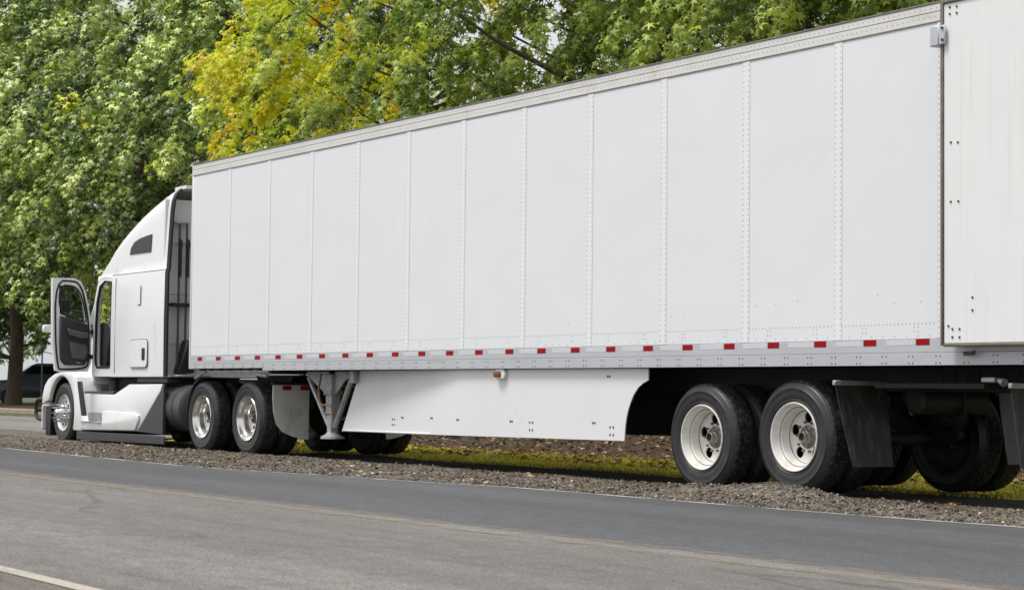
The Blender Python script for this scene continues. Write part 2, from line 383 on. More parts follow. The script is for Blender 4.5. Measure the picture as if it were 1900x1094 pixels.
sheet('road_edge_line', lin(-120, 60, 121), [0, 1], lambda x, y: .004, 'line_edge', yf=lambda x, y: edge_y(x)-.27+y*.08)
sheet('road_white_line', lin(-120, 120, 61), [-8.42, -8.32], lambda x, y: .004, 'line_white')
sheet('road_centre_line', lin(-120, 120, 61), [-4.66, -4.54], lambda x, y: .004, 'line_yellow')
sheet('road_centre_line', lin(-120, 120, 61), [-4.92, -4.80], lambda x, y: .004, 'line_yellow')
def gravel_z(x, y):
    e = edge_y(x); z = min(.018, -.03+(y-e+.12)*.13)+nz(x, y, 1.3)*.012+nz(x+9, y*1.7, 4.1)*.008
    z += .115*math.exp(-((x-13.25)/.8)**2-((y+.52)/.26)**2)+.045*math.exp(-((x-12.1)/.6)**2-((y+.42)/.22)**2)
    z += .04*math.exp(-((x-16.4)/1.2)**2-((y+.55)/.3)**2)
    z -= .05*math.exp(-((x-14.6)/.7)**2-((y+.1)/.25)**2)
    if y > .12: z -= (y-.12)*.11*min(1, max(0, (x+7.5)/2))
    return z
xs = lin(-110, -14, 97)+lin(-13.7, -4, 33)+lin(-3.85, 24, 187)+lin(24.5, 70, 60)
sheet('gravel_shoulder', xs, lin(-2.5, 1.0, 36)+[1.3, 1.7, 2.1], gravel_z, 'gravel')
grass_z = lambda x, y: -.035+nz(x, y, .9)*.015
sheet('grass_strip', lin(-7, 60, 135), lin(2.1, 5.4, 13), grass_z, 'turf', yf=lambda x, y: y+nz(x, 3, .8)*.12)
MT['ground_shade'] = ground_mat('ground_shade', [(0, (.012, .010, .008)), (.5, (.024, .019, .014)), (1, (.05, .04, .03))], 30, 30, .8, .03)  # near-black ground colour, painted for the shade below the trailer
sheet('shade_strip', lin(-7, 60, 135), lin(.1, 2.6, 12), lambda x, y: -.016+nz(x, y, 1.2)*.012-.010*y, 'ground_shade', yf=lambda x, y: y+nz(x, 5, .9)*.15)  # dark sheet added as the trailer's shadow band
mulch_z = lambda x, y: -.02+max(0, min(1, (y-4.8)/4.6))*.27+nz(x, y, 1.1)*.02
sheet('mulch_bed', lin(-7, 60, 101), lin(5.0, 13.5, 18), mulch_z, 'mulch', yf=lambda x, y: y+nz(x, 7, .7)*.2)
sheet('side_pavement', lin(-110, -7.2, 30), [1.5, 4, 7, 9.0], lambda x, y: -.005+.01*(y-1.5)/7, 'pavement')
mb = MB(); mb.box(-110, -7.2, 9.0, 9.22, -.1, .225, .03); mb.build('kerb', 'kerb')['kind'] = 'structure'
sheet('dirt_verge', lin(-110, -7.0, 40), [9.2, 11, 14, 18], lambda x, y: .205+nz(x, y)*.012, 'mulch')

def scatter_mesh(name, mats, P, shape, faces, rot, scale, label, cat):
    # P (n,3); shape (k,3); rot (n,3,3); scale (n,) or (n,3)
    n = len(P); k = len(shape)
    sc = scale[:, None, None] if scale.ndim == 1 else scale[:, None, :]
    V = np.einsum('nij,nkj->nki', rot, shape[None]*sc)+P[:, None, :]
    F = (np.asarray(faces)[None]+(np.arange(n)*k)[:, None, None])
    q = F.shape[2]; nf = n*len(faces)
    me = bpy.data.meshes.new(name); me.vertices.add(n*k); me.vertices.foreach_set('co', V.astype(np.float32).ravel())
    me.loops.add(nf*q); me.loops.foreach_set('vertex_index', F.astype(np.int32).ravel())
    me.polygons.add(nf); me.polygons.foreach_set('loop_start', np.arange(0, nf*q, q, dtype=np.int32))
    me.update(calc_edges=True); me.validate()
    me.materials.append(MT[mats])
    o = bpy.data.objects.new(name, me); COL.objects.link(o)
    if label: tag(o, label, cat, None, 'stuff')
    return o
def rand_rot(n, tilt=math.pi):
    a = RNG.uniform(0, 2*math.pi, n); t = RNG.uniform(0, tilt, n); ph = RNG.uniform(0, 2*math.pi, n)
    ca, sa = np.cos(a), np.sin(a); Z = np.zeros(n); O = np.ones(n)
    Rz = np.stack([ca, -sa, Z, sa, ca, Z, Z, Z, O], 1).reshape(n, 3, 3)
    c, s_ = np.cos(t), np.sin(t); Rx = np.stack([O, Z, Z, Z, c, -s_, Z, s_, c], 1).reshape(n, 3, 3)
    cp, sp = np.cos(ph), np.sin(ph); Rz2 = np.stack([cp, -sp, Z, sp, cp, Z, Z, Z, O], 1).reshape(n, 3, 3)
    return Rz2 @ Rx @ Rz
OCT = np.array([(1, 0, 0), (-.8, .2, 0), (0, 1, .1), (.1, -.9, 0), (.1, .1, .75), (0, 0, -.75)])
OCTF = [(0, 2, 4), (2, 1, 4), (1, 3, 4), (3, 0, 4), (2, 0, 5), (1, 2, 5), (3, 1, 5), (0, 3, 5)]
# loose stones over the shoulder
n = 62000
u = RNG.random(n); X = np.where(u < .72, RNG.uniform(-4, 19.5, n), RNG.uniform(-40, -4, n))
E_ = np.array([edge_y(x) for x in X]); Yy = E_-.20+RNG.random(n)**1.2*(np.minimum(.55, .55)-E_)
Zz = np.array([gravel_z(x, y) for x, y in zip(X, Yy)]); Zz = np.maximum(Zz, .0)
S = RNG.uniform(.004, .0115, n)*(1+1.2*(RNG.random(n) < .05))
scatter_mesh('gravel_stones', 'stones', np.stack([X, Yy, Zz+S*.3], 1), OCT, OCTF, rand_rot(n), S[:, None]*RNG.uniform(.7, 1.25, (n, 3)), 'loose pale gravel stones along the road shoulder', 'gravel')
n = 900
X = RNG.uniform(-3, 18, n); Yy = np.array([edge_y(x) for x in X])-.1+RNG.random(n)*1.9; Zz = np.maximum(0, np.array([gravel_z(x, y) for x, y in zip(X, Yy)]))+.012
STRAY = (np.stack([X, Yy, Zz], 1), rand_rot(n, .7), RNG.uniform(.02, .045, n))
n = 34000
X = RNG.uniform(-6, 22, n); Yy = RNG.uniform(2.05, 5.3, n)+np.array([nz(x, 3, .8)*.12 for x in X])
Zz = np.array([grass_z(x, y) for x, y in zip(X, Yy)])
BL = np.array([(-.5, 0, 0), (.5, 0, 0), (.35, .25, .6), (-.3, .25, .6), (.0, .7, 1.0)])
sc = np.stack([RNG.uniform(.012, .022, n), RNG.uniform(.02, .06, n), RNG.uniform(.02, .055, n)], 1)
scatter_mesh('grass_blades', 'grass', np.stack([X, Yy, Zz], 1), BL, [(0, 1, 2), (0, 2, 3), (3, 2, 4)], rand_rot(n, .35), sc, 'short yellowing grass on the verge behind the trailer', 'grass')
LS = []
for k in range(10):
    a = math.pi*2*k/10+math.pi/2; r = 1.0 if k % 2 == 0 else .36
    LS.append((r*math.cos(a), r*math.sin(a), -.26 if k % 2 == 0 else .05))
LEAF = np.array([(0, 0, .04)]+LS); LEAFF = [(0, 10 if k == 0 else k*2, k*2+1, k*2+2) for k in range(5)]
scatter_mesh('fallen_leaves', 'litter', STRAY[0], LEAF, LEAFF, STRAY[1], STRAY[2], 'scattered dry leaves lying on the gravel shoulder', 'leaves')
n = 8000
X = RNG.uniform(-6, 22, n); Yy = np.where(RNG.random(n) < .72, RNG.uniform(4.8, 10, n), RNG.uniform(2.5, 4.9, n))
Zz = np.array([(mulch_z(x, y) if y > 5 else .012) for x, y in zip(X, Yy)])+.02
scatter_mesh('fallen_leaves', 'litter', np.stack([X, Yy, Zz], 1), LEAF, LEAFF, rand_rot(n, .6), RNG.uniform(.03, .06, n), 'fallen brown and yellow leaves on the dark mulch', 'leaves')

# ------------------------------------------------------------ wheels
def tyre_mb(W=.275, Ro=.505, drive=False):
    mb = MB()
    g = .012
    prof = [(.288, .035), (.305, .018), (.325, .012), (.330, .007), (.337, .010), (.36, .003), (.385, .0), (.425, .003), (.430, .000), (.436, .0055), (.468, .016), (.488, .030), (.497, .042)]
    tread0 = len(prof)-1
    t0, t1 = .046, W-.046; cuts = 4; span = (t1-t0)/(cuts+1)
    pr = [(Ro-.002, t0)]
    for k in range(cuts):
        y = t0+span*(k+1); pr += [(Ro+.001, y-.006), (Ro-g, y-.004), (Ro-g, y+.004), (Ro+.001, y+.006)]
    pr += [(Ro-.002, t1)]
    back = [(r, W-y) for r, y in prof[::-1]]
    full = prof+pr+back
    mis = []
    for j in range(len(full)-1): mis.append(1 if (full[j][0] > .486 and full[j+1][0] > .486) else 0)
    mb.lathe(full, n=72, mis=mis, uvn=(44, 11.0)); return mb
def disc_holes(r0, r1, nh, hr, hole_r, y, th, mb, mi=0, off=0, ov=1.0):
    outer = [(r1*math.cos(2*math.pi*k/60), r1*math.sin(2*math.pi*k/60)) for k in range(60)]
    inner = [(r0*math.cos(2*math.pi*k/40), r0*math.sin(2*math.pi*k/40)) for k in range(40)]
    hs_ = []
    for h in range(nh):
        a = 2*math.pi*h/nh+off; ca, sa = math.cos(a), math.sin(a)
        L = []
        for k in range(14):
            q = 2*math.pi*k/14; u, v = hole_r*math.cos(q), hole_r*ov*math.sin(q)
            L.append(((hr+u)*ca-v*sa, (hr+u)*sa+v*ca))
        hs_.append(L)
    plate_with_holes(outer, [inner]+hs_, 'y', y, th, mi, mb)
def dual_wheel(root, loc, rimmat, nh, hole, hubstyle):
    mb = MB()       # dished outer wheel of a dual pair, outer face towards -Y
    mb.lathe([(.282, .05), (.297, .040), (.306, .026), (.308, .012), (.303, .004), (.295, .006), (.290, .018), (.284, .040), (.272, .074), (.268, .080), (.258, .082), (.251, .088), (.248, .118), (.246, .150), (.240, .168), (.232, .176), (.225, .181)],
             n=64, mis=[0]*9+[1]+[0]*4+[1, 0])
    disc_holes(.105, .226, nh, .176, hole, .180, .012, mb, 0, R(165))
    mb.lathe([(.282, .05), (.272, .22), (.29, .26)], n=48)
    w_ = mb.build('wheel', [rimmat, 'rim_crease'], None); w_.parent = root; w_.location = Vector(loc)-org(root)
    t_ = tyre_mb(drive=True).build('tyre', ['tyre', 'tread'], None); t_.parent = w_
    hb = MB()
    prof = [(.030, .058), (.034, .045), (.044, .043), (.050, .050), (.053, .075), (.060, .080), (.066, .095), (.070, .112), (.105, .118), (.108, .14)] if hubstyle else [(.01, .075), (.06, .075), (.085, .10), (.092, .12), (.112, .13), (.118, .19)]
    prof = [(r_, y_+.058) for r_, y_ in prof]; hb.lathe([(0, prof[0][1])]+prof, n=28, mis=[1, 1]+[0]*(len(prof)-2))
    for k in range(10):
        a = 2*math.pi*k/10; hb.tube([(.133*math.cos(a), .192, .133*math.sin(a)), (.133*math.cos(a), .158, .133*math.sin(a))], [.014, .011], 6)
    for k in range(8):
        a = 2*math.pi*k/8+.2; hb.tube([(.088*math.cos(a), .172, .088*math.sin(a)), (.088*math.cos(a), .160, .088*math.sin(a))], .007, 6)
    h_ = hb.build('hub', ['hub', 'rubber_seal'], None); h_.parent = w_
    return w_
def inner_wheel(root, loc):
    mb = MB(); mb.lathe([(.29, .03), (.275, .06), (.26, .16), (.10, .17)], n=40); mb.lathe([(.29, .245), (.27, .22), (.24, .19), (.10, .18)], n=40)
    w_ = mb.build('wheel', 'axle', None); w_.parent = root; w_.location = Vector(loc)-org(root)
    t_ = tyre_mb().build('tyre', ['tyre', 'tread'], None); t_.parent = w_; return w_

# ------------------------------------------------------------ semi trailer
TR = empty('semi_trailer', (8, 1.3, 0), 'long white box trailer with red reflector strip, side skirt and rear door swung open', 'trailer')
LEN = 16.15; TOPZ = 4.10
def side_wall(y, ny):
    mb = MB(); y0, y1 = (y, y+.03) if ny < 0 else (y-.03, y)
    mb.box(0.02, LEN-.02, y0, y1, 1.36, 3.945)
    riv = []
    k = 0; face = y+ny*.0
    for i in range(1, 14):
        x = 1.22*i
        a, b = sorted((y+ny*.005, y+.0005))
        mb.box(x-.050, x+.050, a, b, 1.361, 3.940, .003, 2)
        a, b = sorted((y+ny*.0015, y+.0005)); mb.box(x-.0535, x-.0505, a, b, 1.361, 3.940, 0, 3)
        for j in range(52):
            z = 1.40+j*.049; riv += [(x-.034, y+ny*.005, z), (x+.034, y+ny*.005, z)]
    for j in range(int(LEN/.045)):
        x = .06+j*.045; riv.append((x, y, 1.485))
        if j % 3 == 0: riv.append((x, y, 1.385))
    for i in range(26):
        x = .61*i+.3
        for dx, dz in ((0, 0), (.04, 0), (0, .04), (.04, .04)): riv.append((x+dx, y, 1.42+dz))
    for x, z in ((13.9, 1.74), (14.1, 1.66), (14.4, 1.665), (12.35, 1.69), (12.6, 1.70), (11.1, 1.63), (11.3, 1.62), (12.9, 1.72), (9.4, 1.60)): riv.append((x, y, z))
    mb.rivets(riv, .0065, .003, ny, 6, 1)
    return mb.build('side_wall', ['trailer_white', 'rivet', 'seam_white', 'seam_grey'], TR, 30)
def top_rail(y, ny):
    mb = MB()
    def sl(d0, d1, z0, z1, mi, bev=.002): a, b = sorted((y+ny*d0, y+ny*d1)); mb.box(0, LEN, a, b, z0, z1, bev, mi)
    sl(-.03, .008, 3.944, 4.022, 0); sl(-.03, .011, 4.0245, 4.088, 0); sl(-.05, .018, 4.0885, 4.104, 2, .003)
    sl(-.03, .0085, 3.936, 3.9435, 2, 0); sl(-.03, .0075, 4.0222, 4.0243, 2, 0)
    riv = [(.05+j*.061, y+ny*.008, 3.985) for j in range(263)]+[(.07+j*.061, y+ny*.011, 4.056) for j in range(263)]
    mb.rivets(riv, .0065, .003, ny, 6, 1); return mb.build('top_rail', ['top_rail', 'rivet', 'roof_edge'], TR, 30)
def bottom_rail(y, ny):
    mb = MB()
    def sl(x0, x1, d0, d1, z0, z1, mi=0, bev=.002): a, b = sorted((y+ny*d0, y+ny*d1)); mb.box(x0, x1, a, b, z0, z1, bev, mi)
    sl(0, LEN, -.03, .010, 1.2485, 1.356); sl(2.36, LEN, -.03, .013, 1.142, 1.245); sl(0, 2.3595, -.03, .013, 1.176, 1.245)
    sl(0, LEN, -.03, .0085, 1.2452, 1.2483, 2, 0); sl(0, LEN, -.03, .004, 1.3563, 1.361, 2, 0)
    riv = []
    for j in range(52):
        x = .2+j*.306
        z0 = 1.162 if x > 2.4 else 1.19
        for dx in (0, .045):
            for dz in (0, .055 if x > 2.4 else .035): riv.append((x+dx, y+ny*.013, z0+dz))
    mb.rivets(riv, .0075, .004, ny, 6, 1); o = mb.build('bottom_rail', ['rail_metal', 'bolt', 'seam_dark'], TR, 30)
    for i in range(26 if ny < 0 else 0):
        x = .356+i*.612
        if x > LEN-.3: break
        r = MB(); r.box(x-.076, x+.076, y-.0125, y-.0095, 1.286+.0009*i, 1.338+.0009*i, .0008); r.build('red_reflector', 'tape_red', o, 30)
        r = MB(); r.box(x-.42, x-.085, y-.0115, y-.0095, 1.288+.0009*i, 1.336+.0009*i, .0006)
        if x > .5: r.build('white_reflector', 'tape_white', o, 30)
    return o
for y, ny in ((0., -1), (2.6, 1)):
    side_wall(y, ny); top_rail(y, ny); bottom_rail(y, ny)
mb = MB(); mb.box(-.04, .02, -.006, .10, 1.17, 4.10, .012, 0); mb.build('corner_post', 'top_rail', TR); mb = MB(); mb.box(-.04, .02, 2.5, 2.606, 1.17, 4.10, .012); mb.build('corner_post', 'top_rail', TR)
mb = MB(); mb.box(-.03, .0, .10, 2.5, 1.17, 4.09, .004); mb.build('front_wall', 'trailer_white', TR)
mb = MB(); mb.box(.0, LEN, .04, 2.56, 4.07, 4.095, .004); mb.build('roof', 'trailer_white', TR)
mb = MB(); mb.box(.0, LEN-.05, .045, 2.555, 1.27, 1.32)
mb.build('floor', 'under', TR)
mb = MB()
for i in range(52): mb.box(.2+i*.306, .26+i*.306, .05, 2.55, 1.15, 1.268)
mb.build('crossmembers', 'chassis', TR, 0)
mb = MB()
for ya, yb in ((-.006, .12), (2.48, 2.606)): mb.box(LEN-.10, LEN+.02, ya, yb, 1.10, 4.104, .01)
mb.box(LEN-.10, LEN+.02, .1205, 2.4795, 4.0, 4.104, .01); mb.box(LEN-.10, LEN+.02, .1205, 2.4795, 1.10, 1.30, .01); mb.build('rear_frame', 'rail_metal', TR)
mb = MB(); mb.box(LEN-.06, LEN-.01, 1.305, 2.475, 1.305, 3.995, .01); mb.build('rear_door', 'trailer_white', TR)
mb = MB(); mb.box(LEN-.14, LEN-.04, .3, 2.3, .50, .60, .01)
for y in (.7, 1.9): mb.box(LEN-.13, LEN-.05, y-.05, y+.05, .6005, 1.0995, .005)
mb.build('underride_guard', 'galv', TR)
# swung-open door: its inner face towards the road
mb = MB(); DX0 = 14.775
mb.box(DX0+.012, LEN+.01, -.135, -.07, 1.31, 4.035, .006)
door = mb.build('rear_door', 'door_inner', TR); door['label'] = 'rear door folded open flat against the trailer side, streaked inner face with rubber gasket'
mb = MB()
for a in ((DX0-.018, DX0+.0115, 1.296, 4.055), ): mb.box(a[0], a[1], -.150, -.08, a[2], a[3], .006)
mb.box(DX0+.012, LEN+.02, -.150, -.08, 1.286, 1.3095, .006); mb.box(DX0+.012, LEN+.02, -.150, -.08, 4.0355, 4.06, .006)
mb.build('gasket', 'gasket', door)
mb = MB()
for x, z in ((14.854, 4.0), (14.929, 3.995), (14.854, 3.945), (14.929, 3.942), (14.865, 2.912), (14.94, 2.905), (14.864, 2.438), (14.945, 2.436), (15.093, 1.67), (15.093, 1.569), (14.881, 1.425), (14.956, 1.424), (14.881, 1.361), (14.956, 1.36), (14.838, 1.45)):
    mb = MB(); mb.tube([(x, -.134, z), (x, -.143, z)], [.011, .008], 8); mb.build('bolt', 'bolt', door)
mb = MB(); mb.box(14.665, 14.765, -.172, -.012, 3.70, 3.865, .008); mb.box(14.7655, 14.83, -.172, -.1515, 3.705, 3.86, .006)
for z in (3.74, 3.835): mb.tube([(14.81, -.168, z), (14.81, -.184, z)], .012, 8, 1)
mb.build('door_holdback', ['rail_metal', 'bolt'], TR)
mb = MB(); mb.tube([(14.93, -.02, 1.235), (14.93, -.06, 1.235), (14.96, -.075, 1.225), (15.02, -.075, 1.235), (15.05, -.06, 1.25)], .011, 8); mb.box(14.90, 15.0, -.03, -.014, 1.222, 1.25, .004)
mb.build('door_hook', 'bolt', TR)
# side skirts
SK0, SK1 = 3.96, 4.50
def skirt(yb, sgn):
    mb = MB()
    arch_ = [(10.687, 1.02), (10.60, .99), (10.52, .945), (10.445, .87), (10.40, .80), (10.36, .725), (10.335, .65), (10.317, .566), (10.303, .42)]
    poly = [(10.687, 1.135)]+arch_+[(7.2, .398), (6.55, .392), (4.70, .372), (5.14, 1.135), (7.2, 1.135)]
    def yy(x): return yb+sgn*max(0, (7.2-x))*.085
    # strips so that the front part can run inward
    xs_ = [SK0, SK1, 5.8, 6.55, 7.2, 8.4, 9.6, 10.303]
    b = bmesh.new()
    def zb(x): return float(np.interp(x, [SK0, 6.55, 7.2, 10.303], [.372, .392, .398, .42]))
    top = [(x, max(0, 0) or (1.135 if x >= SK1 else .372)) for x in xs_]
    vt = [b.verts.new((x, yy(x), z)) for x, z in top]; vb = [vt[0]]+[b.verts.new((x, yy(x), zb(x))) for x in xs_[1:]]
    for i in range(len(xs_)-1):
        if i == 0: b.faces.new((vt[0], vb[1], vt[1]))
        else: b.faces.new((vb[i], vb[i+1], vt[i+1], vt[i]))
    va = [b.verts.new((x, yb, z)) for x, z in arch_[:-1]]; vc = b.verts.new((10.687, yb, 1.135))
    b.faces.new([vt[-1], vb[-1]]+va[::-1]+[vc])
    g = bmesh.ops.extrude_face_region(b, geom=list(b.faces))
    bmesh.ops.translate(b, verts=[e for e in g['geom'] if isinstance(e, bmesh.types.BMVert)], vec=(0, sgn*.012, 0))
    bmesh.ops.recalc_face_normals(b, faces=b.faces); mb.bm(b)
    if sgn > 0:
        mb.tube([(SK0+.05, yy(SK0+.05)-.006, .384), (6.5, yy(6.5)-.006, .398)], .010, 6)
        bo = []
        for x, z in ((5.46, .55), (5.46, .486), (8.628, .572), (8.628, .492), (10.066, .55), (10.066, .475)):
            for d in (0, .055): bo.append((x+d, z))
        for x, z in ((5.72, .574), (6.5, .582), (7.16, .574), (8.254, .576), (9.771, .588), (10.02, 1.057)):
            for d in (0, .035): bo.append((x+d, z))
        mb.rivets([(x, yy(x)-.001, z) for x, z in bo], .0135, .006, -1, 6, 1)
    return mb.build('side_skirt', ['skirt' if sgn > 0 else 'chassis', 'bolt'], TR, 30)  # far skirt coloured near black, standing in for its shade
skirt(.05, 1); skirt(2.55, -1)
mb = MB(); mb.prism(rrect(7.99, 8.19, 1.03, 1.14, .045), 'y', .005, .045, .008, 0); ml = mb.build('marker_light', 'door_inner', TR)
mb = MB(); mb.prism(rrect(8.0, 8.13, 1.05, 1.115, .03), 'y', -.018, .0045, .008, 0, 2); mb.build('amber_lens', 'amber', ml)
# landing gear
LGX, LGY = 3.65, .36
def landing_leg(y):
    s_ = 1 if y < 1.3 else -1
    mb = MB(); mb.box(LGX-.078, LGX+.078, y-.07, y+.07, .58, 1.10, .012); mb.box(LGX-.058, LGX+.058, y-.055, y+.055, .33, .5795, .008)
    mb.prism([(LGX-.095, .83), (LGX+.095, .83), (LGX+.095, .90), (LGX-.095, .90)], 'y', y-.09, y+.09, .004)
    leg = mb.build('landing_leg', 'gear_paint', TR)
    f = MB(); f.tube([(LGX, y, .42), (LGX, y, .36), (LGX, y, .315), (LGX, y, .30), (LGX, y, .27)], [.055, .06, .11, .15, .155], 20); f.build('foot', 'gear_paint', leg)
    f = MB(); f.tube([(LGX-.66, y, 1.05), (LGX-.08, y, .42)], .036, 8); f.build('brace', 'galv', leg)
    f = MB(); f.tube([(LGX+.52, y, 1.06), (LGX+.07, y, .42)], .042, 8); f.build('brace', 'galv', leg)
    f = MB(); f.prism([(LGX-.70, 1.13), (LGX-.70, 1.08), (LGX-.45, .97), (LGX-.0785, .80), (LGX-.0785, 1.13)], 'y', y-.02, y+.004, .002)
    f.prism([(LGX+.0785, 1.13), (LGX+.0785, .82), (LGX+.35, 1.02), (LGX+.66, 1.08), (LGX+.66, 1.13)], 'y', y-.02, y+.004, .002); f.build('gusset', 'gear_paint', leg)
landing_leg(LGY); landing_leg(2.6-LGY)
mb = MB(); mb.tube([(LGX-.14, LGY-.1, 1.10), (LGX-.10, LGY-.16, .90), (LGX-.02, LGY-.18, .72), (LGX+.03, LGY-.18, .70), (LGX+.26, LGY-.18, .70), (LGX+.30, LGY-.19, .66), (LGX+.36, LGY-.2, .52)], .014, 8); mb.build('crank_handle', 'rust', TR)
mb = MB(); mb.tube([(LGX, LGY+.06, .95), (LGX, 2.6-LGY-.06, .95)], .02, 8)
mb.tube([(LGX, LGY+.06, .5), (LGX, 2.6-LGY-.06, 1.02)], .02, 6); mb.build('cross_shaft', 'gear_paint', TR)
mb = MB(); mb.box(4.36, 4.47, .20, .26, .98, 1.135, .006); mb.box(4.34, 4.49, .2605, .3, 1.02, 1.135, .006); mb.build('skirt_bracket', 'galv', TR)
# front coupler plate under the nose
mb = MB(); mb.box(.3, 2.30, .10, .16, 1.105, 1.165, .008, 0); mb.box(.15, 2.33, .17, 2.43, 1.12, 1.1485, 0, 1); mb.tube([(.34, .1, 1.13), (.22, .09, 1.10), (.08, .09, 1.06), (-.02, .1, 1.04)], .022, 8, 0); mb.tube([(1.95, .1, 1.10), (2.12, .1, 1.075), (2.28, .1, 1.07)], .025, 8, 0)
mb.build('coupler_frame', ['galv', 'chassis'], TR)
# bogie
mb = MB()
for y in (.72, 1.82): mb.box(9.6, 15.4, y-.05, y+.06, .93, 1.145, .006)
for x in (10.6, 12.15, 13.6, 14.6): mb.box(x-.05, x+.05, .785, 1.765, .93, 1.06, .004)
mb.box(13.66, 14.9, .2, 2.4, .955, 1.0, .004)
for i in range(9): mb.box(13.8+i*.14, 13.86+i*.14, .665, .6695, 1.02, 1.1)
mb.build('slider_frame', 'chassis', TR)
for x in (11.5, 12.78):
    mb = MB(); mb.tube([(x, .50, .50), (x, 2.10, .50)], .065, 16)
    for y in (.78, 1.82):
        mb.prism([(x-.55, .93), (x-.55, .60), (x-.45, .55), (x+.10, .42), (x+.34, .50), (x+.34, .58), (x-.1, .60), (x-.38, .72), (x-.40, .93)], 'y', y-.05, y+.05, .01)
        mb.tube([(x+.27, y, .585), (x+.27, y, .64), (x+.27, y, .70), (x+.27, y, .76), (x+.27, y, .82), (x+.27, y, .93)], [.06, .11, .13, .12, .13, .09], 18)
        mb.tube([(x+.12, y+.16*(1 if y < 1.3 else -1), .62), (x+.20, y+.16*(1 if y < 1.3 else -1), .66), (x+.32, y+.16*(1 if y < 1.3 else -1), .72)], [.05, .085, .08], 14)
    mb.tube([(x+.06, .84, .5), (x+.06, 1.0, .5)], [.10, .12], 16)
    mb.build('axle', 'axle', TR)
twheel = dual_wheel(TR, (11.5, .05, .485), 'rim_paint', 5, .052, True)
iw = inner_wheel(TR, (11.5, .385, .485))
b0 = org(TR)
copy_tree(twheel, TR, Vector((12.79, .05, .52))-b0).rotation_euler = (0, R(5), 0)
copy_tree(iw, TR, Vector((12.79, .385, .52))-b0)
for x in (11.5, 12.79):
    copy_tree(twheel, TR, Vector((x, 2.55, .50))-b0, math.pi); copy_tree(iw, TR, Vector((x, 2.215, .50))-b0, math.pi)
def mud_flap(x, y0, y1, z0, z1, dx, mat='flap', bar='galv', dl=0.):
    mb = MB()
    N = 6; secs = []
    for i in range(N+1):
        t = i/N; z = z1+(z0-z1)*t; xx = x+dx*t**1.2; ins = dl*t
        secs.append([(xx, y0+ins, z), (xx+.006*math.sin(t*5), (y0+y1)/2, z), (xx, y1-ins*.3, z), (xx+.012, y1-ins*.3, z), (xx+.012+.006*math.sin(t*5), (y0+y1)/2, z), (xx+.012, y0+ins, z)])
    mb.loft(secs, 0, True, True); f = mb.build('mud_flap', mat, TR)
    mb = MB(); mb.box(x-.012, x+.026, y0-.02, y1+.01, z1-.012, z1+.03, .005)
    mb.tube([(x+.005, y1+.01, z1+.01), (x-.02, .72, .97)], .018, 8)
    mb.build('flap_bracket', bar, f); return f
mb = MB(); mb.tube([(13.6, .72, .85), (13.6, .75, .85), (13.6, 1.55, .85), (13.6, 1.58, .85)], [.09, .12, .12, .09], 18); mb.build('air_tank', 'axle', TR)
mb = MB(); mb.box(13.47, 13.73, 1.2, 1.24, .72, .955, .004); mb.build("tank_strap", 'chassis', TR)
mud_flap(13.38, -.0, .60, .28, .99, .12, dl=.10)
mud_flap(13.38, 2.0, 2.6, .28, .99, .12)
mud_flap(15.36, .0, .60, .34, .97, .06, dl=.04); mud_flap(15.36, 2.0, 2.6, .34, .97, .06)
mb = MB(); mb.box(15.02, 15.16, .03, .09, 1.005, 1.045, .008); mb.tube([(15.2, .05, 1.02), (15.26, .04, 1.0)], [.02, .035], 10); mb.build('brace_bracket', 'galv', TR)
for y in (.35, 2.25):
    mb = MB(); mb.box(LEN-.02, LEN+.025, y-.08, y+.08, 1.14, 1.22, .01); mb.build('tail_light', 'tape_red', TR)

# ------------------------------------------------------------ semi tractor
TT = empty('semi_tractor', (-3, 1.3, 0), 'white sleeper cab truck tractor with its driver door swung open, coupled to the white trailer', 'truck')
RX = [-3.92, -3.88, -3.75, -3.49, -3.21, -2.96, -2.64, -2.33, -2.02, -1.71, -1.41, -1.2, -1.0]; RZ = [2.60, 2.635, 2.74, 2.945, 3.185, 3.32, 3.47, 3.60, 3.705, 3.79, 3.87, 3.90, 3.915]
rz_ = lambda x: float(np.interp(x, RX, RZ))
FOLD = 2.66
def half(x, zb):
    h = rz_(x); s_ = max(h-FOLD, .02); P = []
    if zb < FOLD-.1: P += [(.12, zb), (.112, (zb+FOLD)/2), (.12, FOLD-.035), (.126, FOLD-.006)]
    else: P += [(.122, zb), (.122, zb+.004), (.124, zb+.008), (.126, min(FOLD-.006, zb+.012))]
    for t in (.02, .15, .3, .45, .6, .72, .82, .90, .96, 1.): P.append((.140+.05*s_*t+.17*t**14, FOLD+s_*t))
    P.append((.8, h+.03)); return P
def section(x, zb):
    P = half(x, zb); return [(x, y, z) for y, z in P]+[(x, 1.3, rz_(x)+.04)]+[(x, 2.6-y, z) for y, z in P[::-1]]
mb = MB()
mb.loft([section(x, 1.07) for x in (-3.29, -3.1, -2.9, -2.64, -2.33, -2.02, -1.71, -1.41, -1.225)], 0, closed=False)
mb.loft([section(x, min(2.62, rz_(x)-.03)) for x in (-3.915, -3.88, -3.82, -3.75, -3.62, -3.49, -3.35, -3.2901)], 0, closed=False)
mb.box(-3.29, -1.24, .13, 2.47, 1.06, 1.10, .0)
mb.box(-3.292, -3.26, .1215, .19, 1.07, 2.62, .004)
sl = mb.build('sleeper', 'cab_white', TT, 35)
mb = MB(); mb.box(-1.36, -1.32, .15, 2.45, 1.1, 3.72, .004)
for z in (1.55, 2.3, 3.05): mb.box(-1.319, -1.305, .2, 2.4, z, z+.05, .004)
mb.build('back_wall', 'back_panel', TT)
